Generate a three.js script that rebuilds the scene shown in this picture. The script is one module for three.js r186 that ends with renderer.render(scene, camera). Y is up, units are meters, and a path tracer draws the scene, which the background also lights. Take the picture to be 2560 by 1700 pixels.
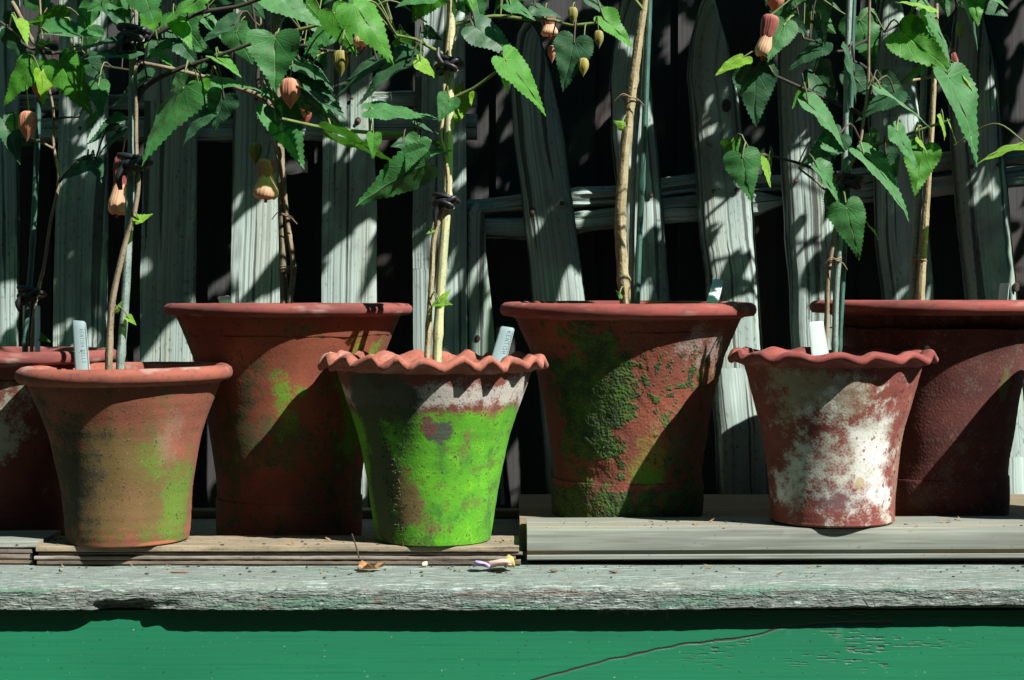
import * as THREE from 'three';
import { mergeGeometries, toCreasedNormals } from 'three/addons/utils/BufferGeometryUtils.js';

// ───────────────────────── camera, sky, sun, exposure ─────────────────────────
const scene = new THREE.Scene();
const FPX = 4229, CAMY = 0.309, CAMZ = 2.01, PITCH = 1.38 * Math.PI / 180;
const camera = new THREE.PerspectiveCamera(2 * Math.atan(850 / FPX) * 180 / Math.PI, 2560 / 1700, 0.05, 400);
camera.position.set(0, CAMY, CAMZ);
camera.lookAt(0, CAMY - Math.sin(PITCH), CAMZ - Math.cos(PITCH));

const AZ = 51 * Math.PI / 180, EL = 44 * Math.PI / 180;
const sunDir = new THREE.Vector3(Math.sin(AZ) * Math.cos(EL), Math.sin(EL), Math.cos(AZ) * Math.cos(EL));
// clear deep blue sky, paler towards the horizon
const SKYW = 256, SKYH = 128, skyData = new Float32Array(SKYW * SKYH * 4);
for (let j = 0; j < SKYH; j++) for (let i = 0; i < SKYW; i++) {
  const e = Math.sin(((j + 0.5) / SKYH - 0.5) * Math.PI), t = Math.pow(1 - Math.max(0, e), 3), k = (j * SKYW + i) * 4, az = ((i + 0.5) / SKYW - 0.5) * 2 * Math.PI;
  skyData[k] = 0.017 + 0.030 * t; skyData[k + 1] = 0.096 + 0.053 * t; skyData[k + 2] = 0.146 + 0.056 * t; skyData[k + 3] = 1;
}
const sky = new THREE.DataTexture(skyData, SKYW, SKYH, THREE.RGBAFormat, THREE.FloatType);
sky.mapping = THREE.EquirectangularReflectionMapping; sky.magFilter = sky.minFilter = THREE.LinearFilter; sky.needsUpdate = true;
scene.background = sky; scene.environment = sky;
const sun = new THREE.DirectionalLight(new THREE.Color(1.0, 0.985, 0.93), 5);
sun.position.copy(sunDir).multiplyScalar(6);
sun.castShadow = true;
sun.shadow.mapSize.set(4096, 4096);
Object.assign(sun.shadow.camera, { left: -1.6, right: 1.6, top: 1.6, bottom: -1.6, near: 0.5, far: 14 });
scene.add(sun, sun.target);

const renderer = new THREE.WebGLRenderer({ antialias: true });
renderer.toneMapping = THREE.LinearToneMapping;
renderer.toneMappingExposure = 2.05;
renderer.shadowMap.enabled = true;

// ───────────────────────── helpers ─────────────────────────
const V = (x, y, z) => new THREE.Vector3(x, y, z);
const clamp = (x, a = 0, b = 1) => Math.min(b, Math.max(a, x));
const lerp = (a, b, t) => a + (b - a) * t;
const ss = (a, b, x) => { const t = clamp((x - a) / (b - a)); return t * t * (3 - 2 * t); };
const mix3 = (a, b, t) => [lerp(a[0], b[0], t), lerp(a[1], b[1], t), lerp(a[2], b[2], t)];
function rand(seed) { let a = seed >>> 0; return () => { a |= 0; a = a + 0x6D2B79F5 | 0; let t = Math.imul(a ^ a >>> 15, 1 | a); t = t + Math.imul(t ^ t >>> 7, 61 | t) ^ t; return ((t ^ t >>> 14) >>> 0) / 4294967296; }; }
const R = rand(20240611);
const rr = (a, b) => a + (b - a) * R();
// gradient noise
const PERM = new Uint8Array(512);
{ const r = rand(5), p = [...Array(256).keys()]; for (let i = 255; i > 0; i--) { const j = Math.floor(r() * (i + 1)); [p[i], p[j]] = [p[j], p[i]]; } for (let i = 0; i < 512; i++) PERM[i] = p[i & 255]; }
function grad(h, x, y, z) { h &= 15; const u = h < 8 ? x : y, v = h < 4 ? y : h === 12 || h === 14 ? x : z; return ((h & 1) ? -u : u) + ((h & 2) ? -v : v); }
function noise(x, y = 0, z = 0) {
  const xf = Math.floor(x), yf = Math.floor(y), zf = Math.floor(z), X = xf & 255, Y = yf & 255, Z = zf & 255;
  x -= xf; y -= yf; z -= zf;
  const u = x * x * x * (x * (x * 6 - 15) + 10), v = y * y * y * (y * (y * 6 - 15) + 10), w = z * z * z * (z * (z * 6 - 15) + 10);
  const A = PERM[X] + Y, AA = PERM[A] + Z, AB = PERM[A + 1] + Z, B = PERM[X + 1] + Y, BA = PERM[B] + Z, BB = PERM[B + 1] + Z;
  return lerp(lerp(lerp(grad(PERM[AA], x, y, z), grad(PERM[BA], x - 1, y, z), u), lerp(grad(PERM[AB], x, y - 1, z), grad(PERM[BB], x - 1, y - 1, z), u), v),
    lerp(lerp(grad(PERM[AA + 1], x, y, z - 1), grad(PERM[BA + 1], x - 1, y, z - 1), u), lerp(grad(PERM[AB + 1], x, y - 1, z - 1), grad(PERM[BB + 1], x - 1, y - 1, z - 1), u), v), w);
}
function fbm(x, y, z, o = 4) { let s = 0, a = 0.5; for (let i = 0; i < o; i++) { s += a * noise(x, y, z); x = x * 2.03 + 17.1; y = y * 2.03 + 9.7; z = z * 2.03 + 5.3; a *= 0.5; } return s; }
// spots: 1 at the centre of scattered cells, 0 outside
function spots(x, y, z, rad) {
  const xi = Math.floor(x), yi = Math.floor(y), zi = Math.floor(z); let best = 0;
  for (let i = -1; i < 2; i++) for (let j = -1; j < 2; j++) for (let k = -1; k < 2; k++) {
    const h = PERM[(PERM[(PERM[(xi + i) & 255] + yi + j) & 255] + zi + k) & 255], h2 = PERM[h + 1], h3 = PERM[h + 77];
    const dx = xi + i + h / 255 - x, dy = yi + j + h2 / 255 - y, dz = zi + k + h3 / 255 - z, d = Math.sqrt(dx * dx + dy * dy + dz * dz), r = rad * (0.4 + 0.6 * h3 / 255);
    best = Math.max(best, 1 - d / r);
  }
  return best;
}
// pixel of the photograph (2560 x 1700) to the point on the vertical plane at depth z
const SP = Math.sin(PITCH), CP = Math.cos(PITCH);
function P(px, py, z) { const dx = (px - 1280) / FPX, dy = (850 - py) / FPX, dirz = -CP - dy * SP, t = (z - CAMZ) / dirz; return V(dx * t, CAMY + (dy * CP - SP) * t, z); }

const toS = (c) => c <= 0.0031308 ? 12.92 * c : 1.055 * Math.pow(c, 1 / 2.4) - 0.055;
const SL = new Uint8Array(4097); for (let i = 0; i <= 4096; i++) SL[i] = Math.round(255 * toS(i / 4096));
// fn(x, y) in metres gives [r, g, b, height]: linear base colour and relief
function surface(w, h, mx, my, fn) {
  const a = new Uint8Array(w * h * 4), b = new Uint8Array(w * h * 4);
  for (let j = 0; j < h; j++) for (let i = 0; i < w; i++) {
    const c = fn((i + 0.5) / w * mx, (j + 0.5) / h * my), k = (j * w + i) * 4;
    for (let q = 0; q < 3; q++) a[k + q] = SL[Math.round(clamp(c[q]) * 4096)];
    a[k + 3] = 255; b[k] = b[k + 1] = b[k + 2] = Math.round(clamp(c[3]) * 255); b[k + 3] = 255;
  }
  const mk = (d, cs) => { const t = new THREE.DataTexture(d, w, h, THREE.RGBAFormat); t.wrapS = t.wrapT = THREE.RepeatWrapping; t.magFilter = THREE.LinearFilter; t.minFilter = THREE.LinearMipmapLinearFilter; t.generateMipmaps = true; t.repeat.set(1 / mx, 1 / my); if (cs) t.colorSpace = THREE.SRGBColorSpace; t.needsUpdate = true; return t; };
  return { map: mk(a, true), bumpMap: mk(b, false) };
}
const std = (o) => new THREE.MeshStandardMaterial({ side: THREE.DoubleSide, roughness: 0.9, ...o });
const phys = (o) => new THREE.MeshPhysicalMaterial({ side: THREE.DoubleSide, roughness: 0.9, ...o });
const lin = (r, g, b) => new THREE.Color().setRGB(r, g, b);

const used = {};
const numbered = (n) => { const k = used[n] = (used[n] ?? -1) + 1; return k ? `${n}_${String(k).padStart(3, '0')}` : n; };
function tag(o, label, category, group, kind) { o.userData.label = label; if (category) o.userData.category = category; if (group) o.userData.group = group; if (kind) o.userData.kind = kind; return o; }
function base(name, pos, label, category, group) { const g = new THREE.Group(); g.name = numbered(name); g.position.copy(pos); g.b = pos.clone(); scene.add(g); tag(g, label, category, group); return g; }
function part(name, geo, mat, parent) { const m = new THREE.Mesh(geo, mat); m.name = name; m.castShadow = m.receiveShadow = true; if (parent) { m.b = parent.b; geo.translate(-parent.b.x, -parent.b.y, -parent.b.z); parent.add(m); } return m; }
function solo(name, geo, mat, label, category, group) {   // a thing that is one mesh, its origin at its base
  geo.computeBoundingBox(); const bb = geo.boundingBox, o = V((bb.min.x + bb.max.x) / 2, bb.min.y, (bb.min.z + bb.max.z) / 2);
  geo.translate(-o.x, -o.y, -o.z); const m = part(numbered(name), geo, mat); m.position.copy(o); scene.add(m); return tag(m, label, category, group);
}
// rings of points joined into a skin; uv in metres (round, along)
function loft(rings, { caps = true, u0 = 0, v0 = 0, closed = true, uv } = {}) {
  const n = rings.length, k = rings[0].length, kk = closed ? k + 1 : k, pos = [], tex = [], idx = [];
  let v = v0;
  for (let i = 0; i < n; i++) {
    if (i) { let d = 0; for (let j = 0; j < k; j += Math.max(1, k >> 3)) d = Math.max(d, rings[i][j].distanceTo(rings[i - 1][j])); v += d; }
    let u = u0;
    for (let j = 0; j < kk; j++) {
      const p = rings[i][j % k]; if (j) u += p.distanceTo(rings[i][(j - 1) % k]);
      pos.push(p.x, p.y, p.z); if (uv) { const q = uv(i, j, p); tex.push(q[0], q[1]); } else tex.push(u, v);
    }
  }
  for (let i = 0; i < n - 1; i++) for (let j = 0; j < kk - 1; j++) { const a = i * kk + j, b = a + 1, c = a + kk, d = c + 1; idx.push(a, b, c, b, d, c); }
  if (caps) for (const e of [0, n - 1]) {
    const c = rings[e].reduce((s, p) => s.add(p), V(0, 0, 0)).multiplyScalar(1 / k), o = pos.length / 3; pos.push(c.x, c.y, c.z); tex.push(u0 + c.z, v0 + c.y);
    for (let j = 0; j < k; j++) { const p = rings[e][j]; pos.push(p.x, p.y, p.z); tex.push(u0 + p.z * 1 + p.x * 0.3, v0 + p.y); }
    for (let j = 0; j < k; j++) { const a = o + 1 + j, b = o + 1 + (j + 1) % k; e ? idx.push(o, b, a) : idx.push(o, a, b); }
  }
  const g = new THREE.BufferGeometry();
  g.setAttribute('position', new THREE.Float32BufferAttribute(pos, 3)); g.setAttribute('uv', new THREE.Float32BufferAttribute(tex, 2)); g.setIndex(idx); g.computeVertexNormals();
  return g;
}
// a tube through points with its own radius at each
function tube(pts, radii, { radial = 8, step = 0.012, rough = 0, nodes = 0, seed = 0 } = {}) {
  const c = new THREE.CatmullRomCurve3(pts, false, 'centripetal'), L = c.getLength(), n = Math.max(3, Math.ceil(L / step)), rings = [];
  let nrm = null, prev = null;
  for (let i = 0; i <= n; i++) {
    const t = i / n, p = c.getPoint(t), tan = c.getTangent(t);
    if (!nrm) { nrm = Math.abs(tan.y) > 0.9 ? V(0, 0, 1) : V(0, 1, 0); }
    nrm = nrm.clone().addScaledVector(tan, -nrm.dot(tan)).normalize(); const bin = tan.clone().cross(nrm); prev = tan;
    const f = t * (radii.length - 1), a = Math.floor(Math.min(f, radii.length - 1.001)); let rad = lerp(radii[a], radii[Math.min(a + 1, radii.length - 1)], f - a);
    if (nodes) { const q = (t * L / nodes) % 1; rad *= 1 + 0.22 * Math.exp(-Math.pow((q - 0.5) / 0.03, 2)); }
    const ring = [];
    for (let j = 0; j < radial; j++) { const an = j / radial * Math.PI * 2; const q = rad * (1 + (rough ? rough * noise(Math.cos(an) * 1.5 + seed, Math.sin(an) * 1.5, t * L * 60) : 0)); ring.push(p.clone().addScaledVector(nrm, Math.cos(an) * q).addScaledVector(bin, Math.sin(an) * q)); }
    rings.push(ring);
  }
  return loft(rings);
}
const merge = (l) => mergeGeometries(l, false);

// ───────────────────────── wood and paint ─────────────────────────
const picketWood = (seed, green) => surface(640, 1280, 0.5, 1.6, (x, y) => {
  const X = x + 0.008 * noise(x * 4, y * 1.6, seed) + 0.0012 * noise(x * 16, y * 5, seed + 60);
  const g1 = noise(X * 95, y * 0.8, seed), g2 = noise(X * 300, y * 1.6, seed + 3), g3 = fbm(X * 560, y * 12, seed + 7, 2), blot = fbm(x * 13, y * 5, seed + 11, 4), spk = fbm(x * 260, y * 110, seed + 2, 2);
  const line = ss(-0.05, 0.45, g2 + 0.4 * g3), crack = ss(0.33, 0.42, noise(X * 130, y * 2.2, seed + 20) + 0.2 * g3), streak = ss(0.05, 0.4, noise(X * 40, y * 1.1, seed + 31));
  let c = mix3([0.41, 0.50, 0.455], [0.25, 0.315, 0.29], clamp(0.5 + 1.5 * blot + 0.5 * g1));
  c = mix3(c, [0.15, 0.19, 0.17], 0.62 * line); c = mix3(c, [0.10, 0.12, 0.10], 0.45 * ss(0.1, 0.4, fbm(x * 30, y * 9, seed + 70, 5)));
  c = mix3(c, [0.14, 0.215, 0.10], green * ss(0.02, 0.35, fbm(x * 10 + 4, y * 4, seed + 50, 4)));
  c = mix3(c, [0.33, 0.34, 0.27], 0.35 * streak);
  c = mix3(c, [0.05, 0.055, 0.048], clamp(0.85 * crack + 0.65 * ss(0.16, 0.36, spk) * ss(-0.15, 0.2, blot)));
  return [...c, clamp(0.55 - 0.35 * line + 0.3 * g3 - 0.4 * crack)];
});
const PW = [picketWood(1.3, 0.25), picketWood(41.7, 0.5), picketWood(83.1, 0.35)].map((t) => std({ ...t, bumpScale: 0.0016, roughness: 0.95 }));

const plankTex = surface(1024, 256, 1.6, 0.4, (x, y) => {
  const f = fbm(x * 8, y * 420, 6, 3), b = fbm(x * 5, y * 14, 9, 4), s = fbm(x * 160, y * 160, 12, 2), l = ss(0.1, 0.4, noise(x * 3, y * 210 + 2 * noise(x * 4, y * 9, 2), 31));
  let c = mix3([0.225, 0.24, 0.20], [0.16, 0.172, 0.145], clamp(0.5 + 1.5 * b)); c = mix3(c, [0.10, 0.105, 0.085], clamp(1.1 * f + 0.35 * l + 0.5 * ss(0.2, 0.4, noise(x * 5, y * 620, 8)))); c = mix3(c, [0.30, 0.33, 0.29], 0.5 * ss(0.05, 0.35, fbm(x * 7, y * 300, 52, 3)));
  c = mix3(c, [0.40, 0.25, 0.12], 0.75 * ss(0.30, 0.36, noise(x * 2.2 + 3, y * 75, 4)));
  c = mix3(c, [0.08, 0.075, 0.06], 0.7 * ss(0.3, 0.42, s));
  return [...c, clamp(0.6 + 0.4 * f - 0.15 * l)];
});
const plankMat = std({ ...plankTex, bumpScale: 0.0005, roughness: 0.85 });
const backPlankTex = surface(512, 128, 1.6, 0.4, (x, y) => { const f = fbm(x * 8, y * 160, 2, 3), b = fbm(x * 4, y * 12, 19, 4); return [...mix3(mix3([0.27, 0.215, 0.125], [0.17, 0.135, 0.08], clamp(0.5 + 1.5 * b)), [0.11, 0.09, 0.06], clamp(0.4 + f)), clamp(0.6 + 0.5 * f)]; });
const backPlankMat = std({ ...backPlankTex, bumpScale: 0.0006 });
const thinTex = (seed, a, b) => surface(1024, 128, 1.3, 0.16, (x, y) => {
  const f = fbm(x * 14, y * 520, seed, 3), n = fbm(x * 12, y * 30, seed + 4, 4), s = fbm(x * 260, y * 260, seed + 8, 2), cr = ss(0.2, 0.34, noise(x * 9, y * 380, seed + 2));
  let c = mix3(a, b, clamp(0.5 + 1.7 * n)); c = mix3(c, [0.07, 0.055, 0.04], clamp(0.55 * cr + 0.35 * f + 0.6 * ss(0.18, 0.34, s)));
  return [...c, clamp(0.6 + 0.4 * f + 0.3 * s - 0.4 * cr)];
});
const thinMats = [thinTex(3, [0.27, 0.215, 0.14], [0.18, 0.145, 0.10]), thinTex(14, [0.20, 0.175, 0.14], [0.10, 0.085, 0.07]), thinTex(27, [0.24, 0.21, 0.17], [0.12, 0.095, 0.075]), thinTex(38, [0.19, 0.14, 0.095], [0.085, 0.065, 0.05])].map((t) => std({ ...t, bumpScale: 0.0009, roughness: 0.95 }));

// crazed grey shelf board with the last of its green and red paint
const crackle = (x, y, s) => { const w = 0.5 * noise(x * 40, y * 60, s); const a = Math.abs(noise(x * 34 + w, y * 260, s)), b = Math.abs(noise(x * 110 + w, y * 190, s + 9)); return Math.max(1 - a / 0.075, 0.75 * (1 - b / 0.07)); };
const shelfTex = surface(2048, 512, 1.7, 0.34, (x, y) => {
  const f = fbm(x * 26, y * 330, 4, 4), b = fbm(x * 6, y * 26, 8, 4), sp = fbm(x * 300, y * 320, 15, 2), cr = clamp(crackle(x, y, 2)), fib = fbm(x * 60, y * 900, 61, 3);
  const face = lerp(0.55, 1, ss(0.124, 0.134, y + 0.006 * b + 0.004 * f) * ss(0.21, 0.2, y));
  let c = mix3([0.20, 0.235, 0.205], [0.12, 0.148, 0.128], clamp(0.5 + 1.6 * b));
  c = mix3(c, [0.40, 0.48, 0.43], 0.8 * ss(0.06, 0.3, f + 0.4 * b));
  c = mix3(c, [0.05, 0.062, 0.055], face * 0.9 * ss(-0.06, 0.22, fib + 0.3 * f)); c = mix3(c, [0.44, 0.52, 0.47], face * 0.6 * ss(0.14, 0.34, -fib + 0.3 * b));
  c = mix3(c, [0.06, 0.17, 0.105], face * 0.85 * ss(0.10, 0.26, fbm(x * 7 + 9, y * 50, 31, 4)) * ss(-0.25, 0.1, sp));
  c = mix3(c, [0.20, 0.11, 0.10], face * 0.4 * ss(0.20, 0.32, fbm(x * 15 + 2, y * 70, 44, 4)));
  c = mix3(c, [0.05, 0.055, 0.048], clamp(face * 0.9 * cr + 0.7 * ss(0.17, 0.36, sp) * face));
  return [...c, clamp(0.55 + 0.3 * f + 0.25 * sp - 0.45 * cr * face - 0.4 * fib * face)];
});
const shelfMat = std({ ...shelfTex, bumpScale: 0.0018, roughness: 0.95 });

// green gloss paint with fine drying cracks, flaked spots and one long split
const splitAt = (x) => { const p = [[0.99, -0.121], [1.031, -0.109], [1.105, -0.089], [1.184, -0.072], [1.26, -0.0636], [1.301, -0.052], [1.343, -0.0487], [1.45, -0.047]]; for (let i = 1; i < p.length; i++) if (x < p[i][0]) return lerp(p[i - 1][1], p[i][1], (x - p[i - 1][0]) / (p[i][0] - p[i - 1][0])); return -0.047; };
const greenTex = surface(2048, 512, 2.0, 0.36, (x, y0) => {
  const y = y0 - 0.36, d = Math.abs(y - splitAt(x) - 0.0012 * noise(x * 60, 0, 3)) / (0.0013 + 0.0009 * noise(x * 40, 5, 1));
  const split = x > 1.0 && x < 1.42 ? 1 - ss(0.6, 1.1, d) : 0;
  const area = ss(1.13, 1.25, x) * ss(1.56, 1.4, x) * ss(-0.115, -0.075, y + 0.02 * noise(x * 9, y * 9, 2));
  const fine = area * ss(0.30, 0.35, noise(x * 60 + 12 * y, y * 760, 7)) * ss(0.0, 0.25, noise(x * 12, y * 50, 17));
  const chip = ss(0.25, 0.4, spots(x * 46, y * 46, 3.5, 0.075)) ; const dust = ss(0.36, 0.44, fbm(x * 210, y * 210, 21, 2));
  const b = fbm(x * 3, y * 7, 5, 3), g = fbm(x * 8, y * 300, 6, 2);
  let c = mix3([0.012, 0.190, 0.088], [0.008, 0.135, 0.062], clamp(0.5 + 1.4 * b)); c = mix3(c, [0.022, 0.14, 0.07], 0.3 * g + 0.2);
  c = mix3(c, [0.008, 0.11, 0.05], 0.35 * ss(0.0, 0.4, fbm(x * 6, y * 210, 71, 3))); c = mix3(c, [0.012, 0.045, 0.03], 0.7 * ss(0.33, 0.42, fbm(x * 230 + 5, y * 230, 41, 2))); c = mix3(c, [0.30, 0.36, 0.30], 0.8 * chip + 0.4 * dust + 0.35 * ss(0.34, 0.4, noise(x * 90, y * 20, 77)) * ss(0.1, 0.3, b)); c = mix3(c, [0.05, 0.045, 0.04], clamp(split + 0.9 * fine));
  return [...c, clamp(0.7 - 0.6 * split - 0.45 * fine - 0.2 * chip + 0.07 * g)];
});
const greenMat = phys({ ...greenTex, bumpScale: 0.0014, roughness: 0.42, clearcoat: 0.15, clearcoatRoughness: 0.35 });

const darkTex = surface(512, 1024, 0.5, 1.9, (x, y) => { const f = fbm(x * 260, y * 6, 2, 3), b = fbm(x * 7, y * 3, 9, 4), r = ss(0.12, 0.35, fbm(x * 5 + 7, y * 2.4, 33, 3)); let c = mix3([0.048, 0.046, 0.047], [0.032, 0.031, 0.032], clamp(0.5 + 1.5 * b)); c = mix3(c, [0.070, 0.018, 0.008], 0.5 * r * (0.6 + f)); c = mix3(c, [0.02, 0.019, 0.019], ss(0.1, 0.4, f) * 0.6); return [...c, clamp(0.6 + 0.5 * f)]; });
const darkMat = std({ ...darkTex, bumpScale: 0.0012 });  // wall boards toned below their mid grey, the gap shade put into the colour

// a board: cross-section loop extruded between two ends with wavering edges
function board({ x0, x1, z0, z1, y0, y1, seed = 0, amp = 0.0006, tilt = 0, ch = 0.0015, segs = 60, v0 = 0, front }) {
  const rings = [];
  for (let i = 0; i <= segs; i++) {
    const x = lerp(x0, x1, i / segs), ring = [], dy = tilt * (x - x0), push = (z, y) => { const q = amp * noise(x * 14, (z * 40 + seed), y * 60) + amp * 0.8 * noise(x * 70, z * 90 + seed, y * 160); ring.push(V(x, y + dy + q * 0.7, z + q)); };
    for (const t of [0, 0.12, 0.3, 0.5, 0.7, 0.88, 1]) push(lerp(z0 + ch, z1 - ch, t), y1);
    push(z1 - ch * 0.3, y1 - ch * 0.35); 
    if (front) for (const [fz, fy] of front) push(z1 + fz, fy); else for (const t of [0, 0.33, 0.66, 1]) push(z1, lerp(y1 - ch, y0 + ch, t));
    push(z1 - ch, y0); push(lerp(z0, z1, 0.5), y0); push(z0 + ch, y0); push(z0, y0 + ch); push(z0, y1 - ch);
    rings.push(ring);
  }
  const k = rings[0].length;
  return toCreasedNormals(loft(rings, { v0, uv: (i, j, p) => { let u = 0; for (let q = 1; q <= j; q++) u += rings[0][q % k].distanceTo(rings[0][(q - 1) % k]); return [p.x + 0.8 + v0, u + seed * 0.037]; } }), 0.6);
}

// ───────────────────────── ground and bench ─────────────────────────
{
  const g = new THREE.PlaneGeometry(160, 160, 1, 1); g.rotateX(-Math.PI / 2);
  const t = surface(512, 512, 3, 3, (x, y) => { const b = fbm(x * 5, y * 5, 2, 4), s = fbm(x * 50, y * 50, 7, 3); return [...mix3(mix3([0.045, 0.036, 0.026], [0.03, 0.04, 0.016], ss(-0.1, 0.25, b)), [0.022, 0.018, 0.014], clamp(0.5 + s)), clamp(0.5 + s)]; });
  for (const q of [t.map, t.bumpMap]) q.repeat.set(53, 53);
  const m = part('ground', g, std({ ...t, bumpScale: 0.01 })); m.position.set(0, -0.78, 0); scene.add(m); m.userData.kind = 'structure'; m.userData.label = 'bare earth and thin grass below the bench';
}
// unseen hedges added behind the viewer and at both sides to block low sky
{
  const hedgeTex = surface(256, 256, 1, 1, (x, y) => { const n = fbm(x * 22, y * 22, 3, 3), b = fbm(x * 5, y * 5, 9, 3); return [...mix3([0.035, 0.07, 0.018], [0.012, 0.024, 0.008], clamp(0.5 + 1.6 * n + 0.6 * b)), clamp(0.5 + n)]; });
  const hedgeMat = std({ ...hedgeTex, bumpScale: 0.03, roughness: 1 });
  const hedge = (x0, z0, x1, z1, h, label) => {
    const dir = V(x1 - x0, 0, z1 - z0), L = dir.length(); dir.normalize(); const nx = V(dir.z, 0, -dir.x), rings = [];
    for (let i = 0; i <= 90; i++) { const c = V(x0, 0, z0).addScaledVector(dir, L * i / 90), ring = []; for (const [o, y] of [[-0.4, 0], [-0.42, 0.3], [-0.42, 0.6], [-0.4, 0.85], [-0.32, 0.97], [0, 1], [0.32, 0.97], [0.4, 0.85], [0.42, 0.6], [0.42, 0.3], [0.4, 0]]) { const q = 0.16 * fbm(i * 0.5, y * 9 + o * 4, x0 + z0, 3), p = c.clone().addScaledVector(nx, o * (1 + q)); p.y = -0.779 + y * h * (1 + 0.25 * q * (y > 0.9 ? 1 : 0)); ring.push(p); } rings.push(ring); }
    solo('added_hedge', loft(rings), hedgeMat, label, 'hedge');
  };
  hedge(-3.0, 4.6, 4.4, 4.6, 3.4, 'tall unseen hedge added across from the bench to block low sky'); hedge(-2.4, -0.6, -2.4, 4.2, 3.2, 'tall unseen hedge added at the lichened pot end to block low sky'); hedge(3.4, -0.6, 3.4, 4.2, 2.4, 'lower unseen hedge added at the stamped pot end to block low sky');
}
const bench = base('potting_bench', V(0, -0.78, -0.1), 'potting bench with a crazed grey shelf board over a green painted front', 'bench');
{
  const rings = [], N = 520;
  for (let i = 0; i <= N; i++) {
    const x = lerp(-0.84, 0.84, i / N), ring = [], bend = 0.0055 * ss(0.05, 0.6, x), top = 0.0008 * noise(x * 9, 3);
    const put = (z, y, a) => { const n1 = fbm(x * 22, y * 190, z * 40 + 5, 3), n2 = noise(x * 120, y * 260, z * 90); ring.push(V(x, y + top + a * 0.0008 * noise(x * 60, y * 80, 9) + a * bend * ss(-0.002, -0.02, y), z + a * ss(-0.032, -0.027, y) * (0.0018 * n1 + 0.0007 * n2 - 0.0010 * clamp(crackle(x + 0.84, 0.15 - y, 2))))); };
    const notch = Math.exp(-Math.pow((x + 0.425) / 0.03, 4)) * ss(-0.03, 0.02, -x - 0.40 + 0.03) , n2 = Math.exp(-Math.pow((x + 0.375) / 0.012, 2)) * 0.5;
    for (const z of [-0.40, -0.25, -0.1, 0, 0.06, 0.09, 0.12, 0.14]) put(z, 0, 0.12);
    put(0.152, -0.0006, 0.3); put(0.162, -0.002, 0.6); put(0.168, -0.0052, 0.8); put(0.1705, -0.0085, 1);
    const low = -0.031 + 0.0007 * noise(x * 18, 2) + 0.0006 * noise(x * 90, 8);
    for (let q = 1; q <= 11; q++) { const y = lerp(-0.0085, low, q / 11); put(0.171 - (notch * 0.014 + n2 * 0.008) * ss(-0.019 - 0.004 * noise(x * 50, 1), -0.026, y), y, 1); }
    put(0.160 - notch * 0.004, low - 0.0012 + notch * 0.005, 0.5); put(0.10, -0.032, 0); put(-0.40, -0.032, 0);
    rings.push(ring);
  }
  const k = rings[0].length, cum = [0]; for (let j = 1; j <= k; j++) cum.push(cum[j - 1] + rings[0][j % k].distanceTo(rings[0][j - 1]));
  const at0 = cum[8];
  part('shelf_board', loft(rings, { uv: (i, j, p) => [p.x + 0.85, 0.11 + (cum[j] - at0)] }), shelfMat, bench);
  let y = -0.0335;
  for (let b = 0; b < 3; b++) {
    const g = new THREE.BoxGeometry(1.7, 0.238, 0.02, 1, 1, 1); g.translate(0, y - 0.119, 0.144);
    const p = g.attributes.position, u = g.attributes.uv; for (let i = 0; i < p.count; i++) u.setXY(i, p.getX(i) + 1.0, p.getY(i) + 0.36 + b * 0.17);
    part('front_board', g, greenMat, bench); y -= 0.242;
  }
  for (const x of [-0.78, 0.78]) { const g = new THREE.BoxGeometry(0.06, 0.745, 0.06); g.translate(x, -0.4075, -0.33); part('leg', g, plankMat, bench); }
  const rail = new THREE.BoxGeometry(1.6, 0.05, 0.03); rail.translate(0, -0.06, -0.372); part('back_rail', rail, plankMat, bench);
  const bt = board({ x0: -0.8, x1: 0.05, z0: -0.395, z1: -0.365, y0: 0.0006, y1: 0.012, seed: 5 }); part('back_batten', bt, backPlankMat, bench);
}

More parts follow.
